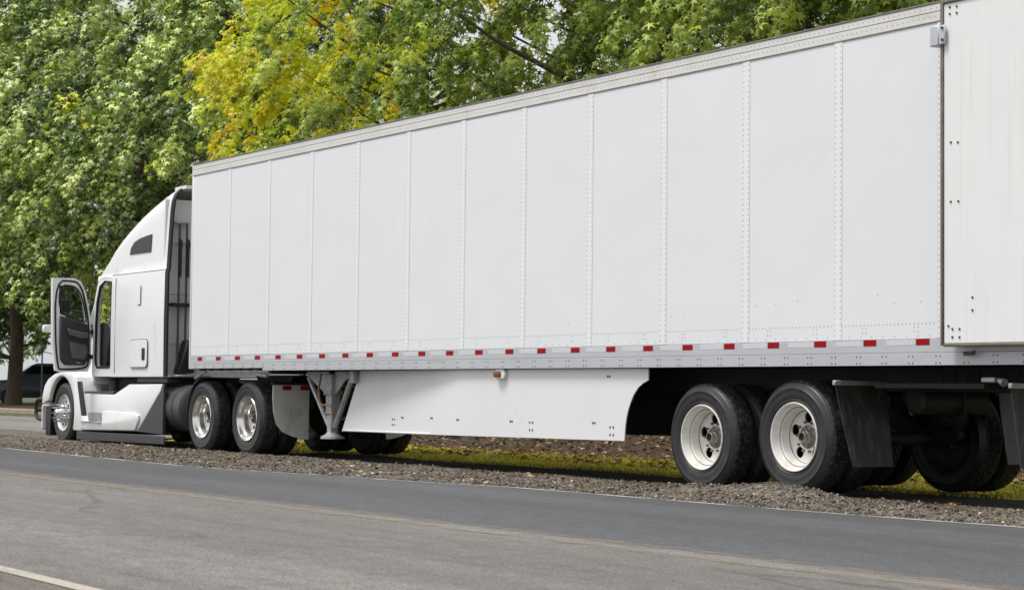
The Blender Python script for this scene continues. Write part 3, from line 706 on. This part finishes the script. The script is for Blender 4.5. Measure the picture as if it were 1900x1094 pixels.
mb = MB(); mb.loft([[(-1.33, .3, 3.85), (-1.06, .36, 3.87), (-1.06, 2.24, 3.87), (-1.33, 2.3, 3.85)], [(-1.33, .3, 3.90), (-1.06, .36, 3.92), (-1.06, 2.24, 3.92), (-1.33, 2.3, 3.90)]], 0, True, True); mb.build('roof_spoiler', 'cab_white', TT)
def extender(sg):
    mb = MB(); secs = []
    for z in (1.07, 1.8, 2.6, 2.66, 3.0, 3.3, 3.55, 3.7, 3.80, 3.87, 3.92):
        s_ = rz_(-1.2)-FOLD; t = max(0, (z-FOLD)/s_); ins = .12 if z < FOLD else .140+.05*s_*t+.17*min(t, 1)**14
        y = ins if sg > 0 else 2.6-ins
        x1 = -1.15
        secs.append([(-1.224, y, z), (x1, y+.012*sg, z), (x1, y+.04*sg, z), (-1.224, y+.04*sg, z)])
    mb.loft(secs, 0, True, True); return mb.build('side_extender', 'rubber_seal', TT)
extender(1); extender(-1)
# sleeper window, lying on the leaning wall
mb = MB(); W_ = [(-2.655, 2.955), (-1.835, 2.955), (-1.835, 3.225), (-2.05, 3.21), (-2.3, 3.185), (-2.5, 3.14), (-2.62, 3.06)]
pl_ = lambda z: .140+.05*(z-FOLD)
def proud(poly, d0, d1, mi=0):
    v = [(x, pl_(z)-d0, z) for x, z in poly]+[(x, pl_(z)-d1, z) for x, z in poly]; n = len(poly)
    mb.add(v, [tuple(range(n)), tuple(range(n, 2*n))[::-1]]+[(i, (i+1) % n, n+(i+1) % n, n+i) for i in range(n)], mi)
proud(W_, -.03, .012); mb.build('sleeper_window', 'dark_glass', sl)
mb = MB(); mb.prism(rrect(-2.47, -1.80, 1.21, 1.625, .07), 'y', .094, .108, .004); hd = mb.build('storage_hatch', 'cab_white', sl)
mb = MB(); mb.prism(rrect(-2.482, -1.788, 1.198, 1.637, .08), 'y', .100, .115, .0); mb.build('hatch_seal', 'seam_dark', hd)
mb = MB(); mb.prism(rrect(-1.98, -1.87, 1.315, 1.50, .02), 'y', .086, .0935, .003); mb.build('handle', 'black_plastic', hd)
mb = MB(); mb.box(-3.285, -1.245, .1215, .13, 2.655, 2.662); mb.box(-3.12, -3.112, .1105, .125, 1.12, 2.6); mb.build('panel_seam', 'seam_dark', sl)
mb = MB(); mb.box(-2.115, -2.10, .104, .116, 2.155, 2.45, .003); mb.box(-2.22, -2.1155, .106, .116, 2.155, 2.168, .003); mb.build('vent_trim', 'tank', sl)
mb = MB(); mb.box(-2.9, -2.86, .15, 2.45, 1.12, 2.7); mb.box(-3.9, -2.9, .2, 2.4, 1.11, 1.16); mb.box(-3.85, -2.9, .16, 2.44, 2.585, 2.60); mb.build('cab_lining', 'interior', TT)
# cab frame round the driver doorway
outl = [(-4.07, 1.07), (-3.2925, 1.07), (-3.2925, 2.63), (-3.60, 2.665), (-3.86, 2.61), (-4.0, 2.33), (-4.07, 1.95)]
hole = [(-3.86, 1.215), (-3.335, 1.215), (-3.31, 1.25), (-3.31, 2.56), (-3.6, 2.575), (-3.80, 2.50), (-3.91, 2.26), (-3.95, 1.9), (-3.95, 1.34), (-3.92, 1.25)]
mb = MB(); plate_with_holes(outl, [hole], 'y', .122, .07, 0, mb)
mb.box(-4.10, -4.03, .15, 2.45, .95, 1.93, .01)
plate_with_holes(outl, [[(-3.9, 1.95), (-3.38, 1.9), (-3.38, 2.52), (-3.62, 2.53), (-3.80, 2.46)]], 'y', 2.40, .07, 0, mb)
cab = mb.build('cab', 'cab_white', TT)
mb = MB(); mb.tube([(x, .130, z) for x, z in hole+[hole[0]]], .022, 6, cap=False); mb.build('doorway_seal', 'rubber_seal', cab)
for y in (.20, 2.40): mb = MB(); mb.tube([(-4.34, y, 1.93), (-4.12, y, 2.28), (-3.88, y, 2.61)], .035, 8); mb.build('windshield_pillar', 'cab_white', cab)
mb = MB(); mb.loft([[(-4.36-.22*math.sin(math.pi*k/8), .2+2.2*k/8, 1.93) for k in range(9)], [(-3.90-.12*math.sin(math.pi*k/8), .2+2.2*k/8, 2.61) for k in range(9)]], closed=False); mb.build('windshield', 'glass', cab)
mb = MB(); mb.prism([(-4.02, 1.17), (-3.80, 1.17), (-3.72, 1.55), (-3.62, 1.80), (-3.70, 1.93), (-4.30, 1.95)], 'y', .24, 2.36, .02); mb.build('dashboard', 'interior', cab)
mb = MB(); ring = [(-3.56+.20*math.cos(2*math.pi*k/20)*.75, .66+.21*math.sin(2*math.pi*k/20), 1.93+.20*math.cos(2*math.pi*k/20)*.7) for k in range(21)]
mb.tube(ring, .017, 8, cap=False)
for k in (3, 10, 17): mb.tube([ring[k], (-3.58, .66, 1.91)], .014, 6)
mb.tube([(-3.58, .66, 1.91), (-3.78, .66, 1.72)], .035, 8); mb.build('steering_wheel', 'black_plastic', cab)
mb = MB(); mb.box(-3.42, -2.98, .40, .92, 1.42, 1.56, .05, seg=2); mb.prism([(-3.06, 1.5), (-2.93, 1.5), (-2.90, 2.3), (-3.0, 2.32)], 'y', .42, .90, .04); mb.box(-3.3, -3.05, .5, .8, 1.16, 1.42, .01); mb.build('seat', 'interior_grey', cab)
# driver door standing open, hinged at its front edge
DXO = -4.10
DO = [(-.555, 2.63), (-.20, 2.64), (-.085, 2.59), (.005, 2.42), (.085, 2.05), (.115, 1.75), (.120, 1.30), (.065, 1.15), (-.40, 1.13), (-.475, 1.16), (-.535, 1.6)]
WIN = [(-.445, 2.515), (-.20, 2.515), (-.105, 2.43), (-.035, 2.25), (.005, 2.03), (.01, 1.94), (-.09, 1.965), (-.425, 2.055)]
mb = MB(); plate_with_holes(DO, [WIN], 'x', DXO, -.075, 0, mb); dr = mb.build('driver_door', 'cab_white', TT); dr['label'] = 'driver door standing wide open with dark inner trim'
def inset(poly, d):
    cx = sum(p[0] for p in poly)/len(poly); cz = sum(p[1] for p in poly)/len(poly); out = []
    n = len(poly)
    for i in range(n):
        a, b, c = Vector(poly[i-1]), Vector(poly[i]), Vector(poly[(i+1) % n])
        e1 = (b-a).normalized(); e2 = (c-b).normalized(); n1 = Vector((-e1.y, e1.x)); n2 = Vector((-e2.y, e2.x)); q = (n1+n2); q = q/max(.3, q.dot(n1))
        if q.dot(Vector((cx, cz))-b) < 0: q = -q
        out.append(tuple(b+q*d))
    return out
def smooth_loop(poly, it=2):
    for _ in range(it):
        o2 = []
        for i in range(len(poly)):
            a, b = Vector(poly[i]), Vector(poly[(i+1) % len(poly)]); o2 += [tuple(a.lerp(b, .25)), tuple(a.lerp(b, .75))]
        poly = o2
    return poly
mb = MB(); L_ = smooth_loop(inset(DO, .045)); mb.tube([(DXO+.004, y, z) for y, z in L_+[L_[0]]], .016, 6, cap=False)
L_ = smooth_loop(inset(WIN, -.004)); mb.tube([(DXO+.002, y, z) for y, z in L_+[L_[0]]], .012, 6, cap=False); mb.build('door_seal', 'rubber_seal', dr)
mb = MB(); plate_with_holes(inset(WIN, -.006), [], 'x', DXO-.03, -.006, 0, mb); mb.build('door_window', 'glass', dr)
mb = MB()
mb.prism([(-.43, 2.035), (-.10, 1.945), (.03, 1.90), (.055, 1.82), (.055, 1.36), (.0, 1.25), (-.34, 1.245), (-.41, 1.33), (-.43, 1.6)], 'x', DXO+.001, DXO+.05, .018)
tp = mb.build('door_trim', 'interior', dr)
mb = MB(); mb.prism([(-.33, 1.83), (-.08, 1.77), (.02, 1.77), (.03, 1.70), (-.06, 1.66), (-.30, 1.72)], 'x', DXO+.051, DXO+.11, .015)
mb.prism([(-.27, 1.62), (.0, 1.58), (.03, 1.45), (-.02, 1.33), (-.24, 1.36)], 'x', DXO+.051, DXO+.075, .012); mb.build('armrest', 'interior_grey', tp)
mb = MB(); mb.box(DXO+.051, DXO+.062, -.15, -.05, 1.275, 1.295, .003); mb.build('step_lamp', 'chrome', tp)
mb = MB(); mb.box(-4.62, -4.50, -.30, -.10, 2.09, 2.31, .03, seg=2); mb.tube([(-4.55, -.12, 2.15), (-4.3, .05, 2.1), (DXO-.05, .08, 2.05)], .02, 8); mb.build('mirror', 'black_plastic', dr)
for z in (1.35, 1.75): mb = MB(); mb.box(-4.09, -4.03, .085, .121, z, z+.07, .004); mb.build('door_hinge', 'black_plastic', dr)
# hood, grille, fenders, bumper
def hsec(x, hw, zt, zb, r):
    P = [(1.3-hw, zb), (1.3-hw-.0, zt-r*1.2), (1.3-hw+r*.3, zt-r*.4), (1.3-hw+r, zt-.03), (1.3-hw*.4, zt), (1.3, zt+.015)]
    P = P+[(2.6-y, z) for y, z in P[:-1][::-1]]; return [(x, y, z) for y, z in P]
mb = MB(); mb.loft([hsec(-4.11, .98, 1.92, 1.0, .22), hsec(-4.6, .94, 1.88, 1.0, .22), hsec(-5.2, .86, 1.78, .95, .22), hsec(-5.9, .76, 1.60, .8, .2), hsec(-6.25, .66, 1.44, .7, .16), hsec(-6.36, .58, 1.30, .65, .1)], 0, True, True); hd_ = mb.build('hood', 'cab_white', TT, 50)
mb = MB(); mb.box(-6.40, -6.365, .85, 1.75, .68, 1.24, .01)
for k in range(7): mb.box(-6.43, -6.4005, .87, 1.73, .72+.07*k, .75+.07*k, .004)
mb.build('grille', 'chrome', hd_)
AX, AZ, AR = -5.37, .47, .605
def fender(y0, y1):
    poly = [(-6.27, .60), (-6.25, .76), (-6.16, .92), (-6.0, 1.03), (-5.7, 1.115), (-5.3, 1.155), (-4.95, 1.14), (-4.72, 1.07), (-4.58, .80), (-4.47, .56), (-4.45, .19), (-4.79, .19)]+[(AX+AR*math.cos(R(a)), AZ+AR*math.sin(R(a))) for a in range(-24, 166, 8)]
    mb = MB(); mb.prism(poly, 'y', y0, y1, .03, 0, 3); return mb.build('fender', 'cab_white', TT, 40)
fender(.10, .74); fender(1.86, 2.50)
for y0, y1 in ((.16, .74), (1.86, 2.44)):
    mb = MB(); P_ = [(AX+q*math.cos(R(a)), AZ+q*math.sin(R(a))) for q, rng in ((AR-.004, range(-20, 166, 8)), (AR-.02, range(164, -22, -8))) for a in rng]
    mb.prism(P_, 'y', y0, y1); mb.build('fender_liner', 'black_plastic', TT, 40)
mb = MB(); mb.prism([(-6.275, .10), (-6.34, .14), (-6.46, .45), (-6.55, 1.0), (-6.55, 1.6), (-6.46, 2.15), (-6.34, 2.46), (-6.275, 2.50)], 'z', .17, .598, .02); mb.build('bumper', 'cab_white', TT)
mb = MB(); mb.prism([(-6.22, .16), (-6.26, .2), (-6.40, .5), (-6.45, 1.0), (-6.45, 1.6), (-6.40, 2.1), (-6.26, 2.4), (-6.0, 2.44), (-6.0, .16)], 'z', .08, .56, .01); mb.build('air_dam', 'black_plastic', TT)
for y in (.30, 2.30):
    mb = MB(); mb.prism(rrect(-6.36, -6.15, .72, .90, .05), 'y', y-.14, y+.14, .03); mb.build('headlight', 'chrome', TT)
mb = MB()
for y in (.28, 2.32): mb.tube([(-6.30, y, .685), (-6.88, y, .69), (-7.00, y, .65), (-7.04, y, .55), (-7.03, y, .42), (-6.96, y, .355), (-6.84, y, .34), (-6.38, y, .34)], .030, 10)
for z in (.52, .68): mb.tube([(-7.02, .28, z-.03), (-7.06, 1.3, z-.03), (-7.02, 2.32, z-.03)], .026, 8)
for y in (.8, 1.8): mb.tube([(-7.05, y, .34), (-7.05, y, .8), (-6.96, y, 1.12)], .026, 8)
mb.tube([(-6.96, .8, 1.12), (-6.96, 1.8, 1.12)], .026, 8); mb.build('grille_guard', 'black_plastic', TT)
mb = MB(); mb.box(-5.62, -5.50, -.17, -.0, 1.80, 1.93, .03, seg=2); mb.tube([(-5.56, -.02, 1.84), (-5.5, .25, 1.6), (-5.4, .5, 1.62)], .018, 8); mb.build('hood_mirror', 'cab_white', TT)
mb = MB(); mb.tube([(-5.0, .45, 1.8), (-5.0, .45, 2.1), (-5.0, .45, 3.05)], [.012, .006, .003], 6); mb.box(-5.02, -4.98, .42, .48, 1.76, 1.80); mb.build('antenna', 'black_plastic', TT)
# side fairing
mb = MB()
mb.prism([(-4.42, .20), (-2.15, .235), (-1.27, .86), (-1.22, .955), (-2.52, .95), (-3.10, .79), (-4.42, .79)], 'y', .115, .18, .02, 0, 2)
mb.prism([(-4.40, .21), (-2.18, .245), (-2.05, .40), (-2.04, .48), (-2.22, .515), (-3.50, .525), (-3.50, .36), (-4.08, .355), (-4.16, .44), (-4.40, .44)], 'y', .075, .1145, .018, 0, 2)
fr = mb.build('side_fairing', 'cab_white', TT, 35)
mb = MB(); mb.prism([(-2.125, .232), (-1.16, .205), (-1.16, .955), (-1.205, .955), (-1.255, .865)], 'y', .10, .15, .006); mb.build('fairing_end', 'cab_grey', fr)
mb = MB(); mb.prism([(-4.62, .05), (-1.08, .06), (-1.10, .195), (-4.60, .185)], 'y', .09, .12, .01); mb.build('lower_skirt', 'cab_grey', fr)
mb = MB(); mb.prism([(-4.62, .99), (-4.46, .99), (-4.20, .36), (-4.37, .36)], 'y', .085, .1145, .004); mb.build('gap_trim', 'black_plastic', fr)
mb = MB(); mb.box(-4.12, -3.51, .09, .1145, .37, .50, .004); mb.box(-4.35, -3.50, .05, .085, .335, .3545, .003); mb.build('step', 'galv', fr)
mb = MB(); mb.box(-4.38, -3.20, .13, .42, .80, .835, .005); mb.build('step', 'tank', fr)
mb = MB(); mb.box(-4.4, -1.25, .42, 2.18, .25, 1.04); mb.build('engine_bay', 'chassis', TT)
mb = MB(); mb.box(-2.45, -1.30, .22, .42, .97, 1.05, .01); mb.build('battery_box', 'tank', TT)
mb = MB(); mb.tube([(-3.1, .35, .88), (-2.9, .33, .92), (-2.75, .35, .86)], .05, 8); mb.build('exhaust_pipe', 'tank', TT)
mb = MB(); mb.tube([(-3.8, .4, .84), (-3.8, .4, 1.02)], .08, 10); mb.build('filter_can', 'tank', TT)
def lathe_x(mb, prof, c, n=36, mi=0):
    vs = []; m = len(prof)
    for k in range(n):
        a = 2*math.pi*k/n
        for r, x in prof: vs.append((c[0]+x, c[1]+r*math.cos(a), c[2]+r*math.sin(a)))
    mb.add(vs, [(k*m+j, ((k+1) % n)*m+j, ((k+1) % n)*m+j+1, k*m+j+1) for k in range(n) for j in range(m-1)], mi)
for y in (.48, 2.12):
    mb = MB(); lathe_x(mb, [(0, -1.1), (.30, -1.08), (.345, -1.04), (.345, .0), (.30, .035), (0, .05)], (-.68, y, .60)); tk = mb.build('fuel_tank', 'tank', TT)
    mb = MB(); lathe_x(mb, [(.347, -.02), (.352, -.02), (.352, .03), (.347, .03)], (-.95, y, .60)); mb.build('tank_strap', 'bolt', tk)
mb = MB()
for y in (.87, 1.65): mb.box(-6.0, 2.25, y, y+.08, .74, 1.0, .006)
for x in (-4, -2, -.2, .95, 2.2): mb.box(x-.06, x+.06, .955, 1.645, .78, .96)
mb.build('frame', 'chassis', TT)
mb = MB(); mb.prism([(.45, 1.0), (.75, .85), (1.2, .85), (1.5, 1.0), (1.6, 1.09), (.4, 1.09)], 'y', .85, 1.75, .01); mb.build('fifth_wheel', 'axle', TT)
for x in (.19, 1.65):
    mb = MB(); mb.tube([(x, .5, .49), (x, 2.1, .49)], .07, 12); mb.tube([(x-.15, 1.3, .5), (x, 1.3, .5), (x+.15, 1.3, .5)], [.12, .24, .12], 14); mb.box(x-.55, x+.55, .76, .86, .62, .74, .01); mb.build('axle', 'axle', TT)
mb = MB(); mb.tube([(AX, .4, .44), (AX, 2.2, .44)], .05, 10); mb.build('axle', 'axle', TT)
dw = dual_wheel(TT, (.19, .10, .495), 'polished', 10, .026, False); t0 = org(TT)
iw2 = inner_wheel(TT, (.19, .435, .495))
dw2 = copy_tree(dw, TT, Vector((1.65, .10, .495))-t0); dw2.rotation_euler = (0, .2, 0); copy_tree(iw2, TT, Vector((1.65, .435, .495))-t0)
for x in (.19, 1.65): copy_tree(dw, TT, Vector((x, 2.50, .495))-t0, math.pi); copy_tree(iw2, TT, Vector((x, 2.165, .495))-t0, math.pi)
# steer wheel: flat-faced polished wheel with long nut covers
mb = MB(); mb.lathe([(.284, .07), (.297, .05), (.306, .03), (.306, .014), (.299, .008), (.288, .02), (.272, .034), (.245, .038), (.235, .04)], n=64); disc_holes(.09, .2365, 10, .195, .024, .038, .014, mb)
mb.lathe([(.27, .06), (.265, .25)], n=40)
sw = mb.build('wheel', 'polished', None); sw.parent = TT; sw.location = Vector((AX, .135, .47))-t0
t_ = tyre_mb(W=.285, Ro=.50).build('tyre', ['tyre', 'tread'], None); t_.parent = sw
hb = MB(); hb.lathe([(0, -.13), (.045, -.13), (.06, -.115), (.066, -.05), (.085, -.03), (.095, .03), (.10, .06)], n=24)
for k in range(10):
    a = 2*math.pi*k/10; c_, s_ = .1425*math.cos(a), .1425*math.sin(a); hb.tube([(c_, .038, s_), (c_, -.03, s_), (c_, -.045, s_), (c_, -.14, s_)], [.021, .021, .015, .010], 8)
h_ = hb.build('hub', 'chrome', None); h_.parent = sw
copy_tree(sw, TT, Vector((AX, 2.465, .47))-t0, math.pi)
mb = MB(); P_ = [(.19+q*math.cos(R(a)), .495+q*math.sin(R(a))) for q, rng in ((.565, range(96, 190, 8)), (.55, range(184, 90, -8))) for a in rng]
mb.prism(P_, 'y', .12, .74, .003); mb.build('quarter_fender', 'cab_grey', TT)
mb = MB(); P_ = [(2.6-y if False else y, z) for y, z in [(.155, .955), (.70, .955), (.70, .22), (.62, .225), (.45, .265), (.30, .33), (.21, .43), (.165, .60), (.15, .80)]]
def wflap(f):
    mb = MB(); mb.prism([(f(y), z) for y, z in P_], 'x', 2.33, 2.345, .004); o = mb.build('mud_flap', 'white_flap', TT)
    for k in range(4):
        t = MB(); t.box(2.3455, 2.349, *sorted((f(.165+k*.133), f(.165+(k+1)*.133-.004))), .885-k*.0, .945, .0); t.build('reflective_tape', 'tape_red' if k % 2 else 'tape_white', o)
    t = MB(); t.box(2.30, 2.36, *sorted((f(.14), f(.72))), .957, .985, .004); t.tube([(2.33, f(.7), .97), (2.2, f(.9), .93)], .02, 8); t.build('flap_bracket', 'chassis', o); return o
wflap(lambda y: y); wflap(lambda y: 2.6-y)
# lines and gear behind the sleeper
mb = MB()
for y in (.34, .46):
    mb.tube([(-1.22, y, 1.15), (-1.22, y, 3.36)], .019, 8, 2)
    mb.tube([(-1.20, y+.01, 2.55), (-1.20, y+.01, 2.95), (-1.20, y+.01, 3.05), (-1.20, y+.01, 3.12)], [.024, .026, .04, .02], 8, 1)
mb.box(-1.3, -1.20, .28, .50, 3.355, 3.38, .004); mb.build('hose_pole', ['galv', 'black_plastic', 'tank'], TT)
mb = MB(); mb.box(-1.30, -1.16, .22, .66, 2.115, 2.165, .008); mb.build('grab_rail', 'black_plastic', TT)
mb = MB(); mb.prism([(.30, 1.12), (.56, 1.12), (.56, 1.60), (.44, 1.62), (.38, 1.40)], 'x', -1.30, -1.08, .02)
mb.build('hose_box', 'black_plastic', TT)
mb = MB()
for j, y in enumerate((.55, .7, .85)):
    mb.tube([(-1.2, y-.1, 1.45)]+[(-1.15+1.05*t, y+.05*math.cos(t*24), 1.5-.28*math.sin(math.pi*t)+.05*math.sin(t*24)) for t in lin(.05, .95, 40)]+[(-.03, y, 1.5)], .012, 6)
mb.build('air_lines', 'black_plastic', TT)
mb = MB(); mb.box(-1.31, -1.0, .25, .8, 1.06, 1.09, .005); mb.build('deck_plate', 'galv', TT)

# ------------------------------------------------------------ trees
def make_crown(seed, rx, rz, zc, nclump, per, low=.0, lr=.105, size=1.):
    g = np.random.default_rng(seed)
    P = []; NR = []; CT = []
    d = g.normal(size=(nclump, 3)); d /= np.linalg.norm(d, axis=1)[:, None]
    rad = np.where(g.random(nclump) < .74, g.uniform(.74, 1.10, nclump), g.uniform(.35, .75, nclump))
    lump = 1+.13*np.sin(d[:, 0]*5+seed)+.12*np.sin(d[:, 1]*6+seed*2)+.10*np.sin(d[:, 2]*9+seed*3)
    C_ = d*rad[:, None]*lump[:, None]*np.array([rx, rx, rz])
    C_[:, :2] *= (1-.38*np.clip(C_[:, 2:]/rz, -.1, 1))      # narrower top
    C_[:, 2] += zc
    out = d.copy(); out[:, 2] *= .35; out /= np.linalg.norm(out, axis=1)[:, None]+1e-6
    tone = g.random(nclump)
    for k in range(nclump):
        m = int(per*g.uniform(.5, 1.5)); L = g.uniform(.55, 1.15)*size; wd = g.uniform(.26, .44)*size
        # a drooping spray: leaves round a twig that arches outwards and hangs
        t = g.random(m)**.8; a = g.uniform(0, 2*np.pi, m); r = wd*np.sqrt(g.random(m))*(1-.55*t)
        side = np.array([-out[k, 1], out[k, 0], 0]); side /= np.linalg.norm(side)+1e-6
        ax = t[:, None]*L*out[k][None]*.75; ax[:, 2] += .25*L-.75*L*t**1.7
        dn = np.stack([np.cos(a)]*3, 1)*side[None]+np.stack([np.sin(a)]*3, 1)*np.array([0, 0, .6])+np.stack([np.sin(a)]*3, 1)*out[k][None]*.5
        P.append(C_[k]+ax+dn*r[:, None]); nn = dn*.75+out[k]*.45+np.array([0, 0, .62])+g.normal(size=(m, 3))*.30
        NR.append(nn); CT.append(np.clip(tone[k]+g.normal(size=m)*.13, 0, 1))
    P = np.concatenate(P); N = np.concatenate(NR); N /= np.linalg.norm(N, axis=1)[:, None]; CT = np.concatenate(CT)
    keep = P[:, 2] > low+.35*np.sin(P[:, 0]*2.1+seed)*np.sin(P[:, 1]*1.7); P, N, CT = P[keep], N[keep], CT[keep]; n = len(P)
    a = g.normal(size=(n, 3)); U = a-(a*N).sum(1)[:, None]*N; U /= np.linalg.norm(U, axis=1)[:, None]; V = np.cross(N, U)
    rot = np.stack([U, V, N], 2); sc = lr*g.uniform(.6, 1.18, n)
    return P, rot, sc, C_, CT
def crown_mesh(name, args):
    P, rot, sc, C_, CT = make_crown(*args); o = scatter_mesh(name, 'leaf_dark', P, LEAF, LEAFF, rot, sc, None, None)
    me = o.data; at = me.attributes.new('shoot', 'FLOAT', 'POINT'); at.data.foreach_set('value', np.repeat(CT, len(LEAF)).astype(np.float32))
    bpy.data.objects.remove(o); me.materials.clear(); me.materials.append(None)
    return me, C_
def trunk_mb(C_, h, r0, seed, zc):
    g = random.Random(seed); mb = MB()
    path = [(0, 0, -.15), (0, 0, .05), (.02, .01, .5)]+[(g.uniform(-.1, .1)*k, g.uniform(-.1, .1)*k, .5+(h-.5)*k/7) for k in range(1, 8)]
    mb.tube(path, [r0*1.5, r0*1.15, r0*1.0]+[max(.03, r0*(.95-k/7*.88)) for k in range(1, 8)], 12)
    idx = list(range(len(C_))); g.shuffle(idx)
    for i in idx[:75]:
        c = Vector(C_[i]); zz = max(1.6, min(h-.6, c.z-.45*math.hypot(c.x, c.y)))
        b = Vector((0, 0, zz)); m = b.lerp(c, .5)+Vector((0, 0, -.12*(c-b).length*.3))
        L = (c-b).length
        mb.tube([b, b.lerp(m, .6), m, c], [.018+.010*L, .014+.007*L, .009+.004*L, .006], 5)
    return mb
VAR = []
for sd_, args in enumerate([(3, 4.7, 6.6, 8.3, 520, 66, 1.5, .128, 1.4), (5, 5.2, 6.4, 9.6, 860, 74, 2.9, .100, 1.12), (9, 4.6, 6.4, 8.6, 500, 68, 1.6, .128, 1.45), (14, 5.0, 6.6, 8.3, 680, 66, 2.7, .100, 1.1)]):
    me, C_ = crown_mesh('crown', args); VAR.append((me, C_, trunk_mb(C_, args[3]+args[2]*.8, .27, sd_, args[3])))
TRUNKS = {}
def tree(x, y, z, var, rz, sc, leaf, label, group):
    t = empty('broadleaf_tree', (x, y, z), label, 'tree', group); t.rotation_euler = (0, 0, rz); t.scale = (sc, sc, sc)
    me, C_, tb = VAR[var]
    if var not in TRUNKS:
        o = tb.build('trunk', 'bark', None); TRUNKS[var] = o.data
    else:
        o = bpy.data.objects.new('trunk', TRUNKS[var]); COL.objects.link(o)
    o.parent = t
    c = bpy.data.objects.new('crown', me); COL.objects.link(c); c.parent = t
    c.material_slots[0].link = 'OBJECT'; c.material_slots[0].material = MT[leaf]
    return t
GR = 'street trees behind the truck'
tree(-47.6, 14.0, .18, 0, .3, 1.12, 'leaf_dark', 'dark green tree with its trunk showing at the left edge, ahead of the truck', GR)
tree(-38.0, 14.8, .18, 2, 1.7, 1.12, 'leaf_dark', 'dark green tree directly behind the truck cab', GR)
tree(-28.6, 15.6, .18, 0, 3.9, 1.1, 'leaf_dark', 'dark tree in the gap between the cab roof and the golden tree', GR)
tree(-12.6, 11.4, .15, 3, .15, 1.0, 'leaf_gold', 'tree turning golden yellow above the front of the trailer', GR)
tree(-4.6, 12.2, .15, 1, 2.3, 1.0, 'leaf_mid', 'green tree with sky gaps above the middle of the trailer', GR)
tree(3.8, 11.8, .15, 1, 4.4, 1.04, 'leaf_mid', 'green tree above the rear half of the trailer', GR)
tree(-57.5, 14.6, .18, 2, 5.1, 1.15, 'leaf_dark', 'dark green tree farthest left, cut by the left edge of the picture', GR)
tree(-64, 24, .18, 0, 2.6, 1.3, 'leaf_dark', 'dark tree in the second row behind the leftmost trunk', 'second row of trees')
tree(1.5, 21.5, .15, 1, 1.2, 1.1, 'leaf_mid', 'green tree in the second row behind the rear half of the trailer', 'second row of trees')
tree(-9.5, 22.5, .15, 1, 3.3, 1.1, 'leaf_mid', 'green tree in the second row behind the middle of the trailer', 'second row of trees')
tree(-46, 25, .18, 2, 4.1, 1.2, 'leaf_dark', 'dark tree in the second row behind the truck cab', 'second row of trees')

# ------------------------------------------------------------ parked cars and a post far left
def car(x, y, z, rz, paintm, label, tall):
    t = empty('parked_car', (0, 0, 0), label, 'car', 'cars parked beyond the verge')
    L = 2.3; H = 1.72 if tall else 1.46
    mb = MB(); mb.prism([(-L, .38), (-L+.05, .85), (-L+.35, .98), (-1.25, 1.04), (1.2, 1.06), (2.1, 1.0), (L, .85), (L, .40), (2.0, .28), (-2.0, .28)], 'y', -.88, .88, .09, 0, 2); body = mb.build('body', paintm, t)
    mb = MB(); secs = []
    for zz, xa, xb, hw in ((1.03, -1.3, 1.95, .80), (1.2, -1.05, 1.9, .77), (H-.08, -.45, 1.6, .64), (H, -.25, 1.4, .56)): secs.append([(xa, -hw, zz), (xb, -hw, zz), (xb, hw, zz), (xa, hw, zz)])
    mb.loft(secs, 0, True, True); mb.build('cabin', paintm, t)
    for sg in (-1, 1):
        mb = MB(); v = [(-.92, .775, 1.10), (1.75, .775, 1.10), (1.52, .665, H-.12), (-.42, .665, H-.12)]
        mb.add([(a, sg*(b+.012), c) for a, b, c in v]+[(a, sg*(b-.02), c) for a, b, c in v], [(0, 1, 2, 3), (4, 5, 6, 7), (0, 1, 5, 4), (1, 2, 6, 5), (2, 3, 7, 6), (3, 0, 4, 7)]); mb.build('side_window', 'dark_glass', t)
        mb = MB(); mb.prism(rrect(-L-.01, -L+.2, .70, .84, .04), 'y', sg*.62-.16, sg*.62+.16, .02); mb.build('headlight', 'chrome', t)
    mb = MB(); v = [(-1.21, -.74, 1.08), (-1.21, .74, 1.08), (-.52, .60, H-.1), (-.52, -.60, H-.1)]; mb.add([(a-.03, b, c+.012) for a, b, c in v], [(0, 1, 2, 3)]); mb.build('windscreen', 'dark_glass', t)
    for xx in (-1.4, 1.45):
        for sg in (-1, 1):
            mb = MB(); mb.lathe([(0, -.02), (.20, -.03), (.23, .0), (.30, -.03), (.335, .0), (.34, .10), (.33, .2), (.2, .22)], (xx, -.93 if sg < 0 else .72, .34), 28); mb.build('wheel', 'tyre', t)
    t.location = (x, y, z); t.rotation_euler = (0, 0, rz)
    return t
car(-53.8, 17.4, .17, R(70), 'car_blue', 'dark blue car left of the tree trunk at the left edge', True)
car(-51.5, 20.5, .17, R(75), 'car_black', 'black car just right of the tree trunk at the left edge', True)
car(-49.0, 21.8, .17, R(80), 'car_grey', 'dark grey car half hidden by the truck fender', True)
t = empty('metal_post', (-46.2, 14.6, .17), 'thin grey post standing between the tree trunk and the truck', 'post')
mb = MB(); mb.tube([(-46.2, 14.6, .1), (-46.2, 14.6, 2.2)], .03, 8); mb.build('pole', 'post_metal', t)
mb = MB(); mb.tube([(-46.2, 14.6, 2.2005), (-46.2, 14.6, 2.23), (-46.2, 14.6, 2.25)], [.036, .036, .01], 8); mb.build('cap', 'post_metal', t)
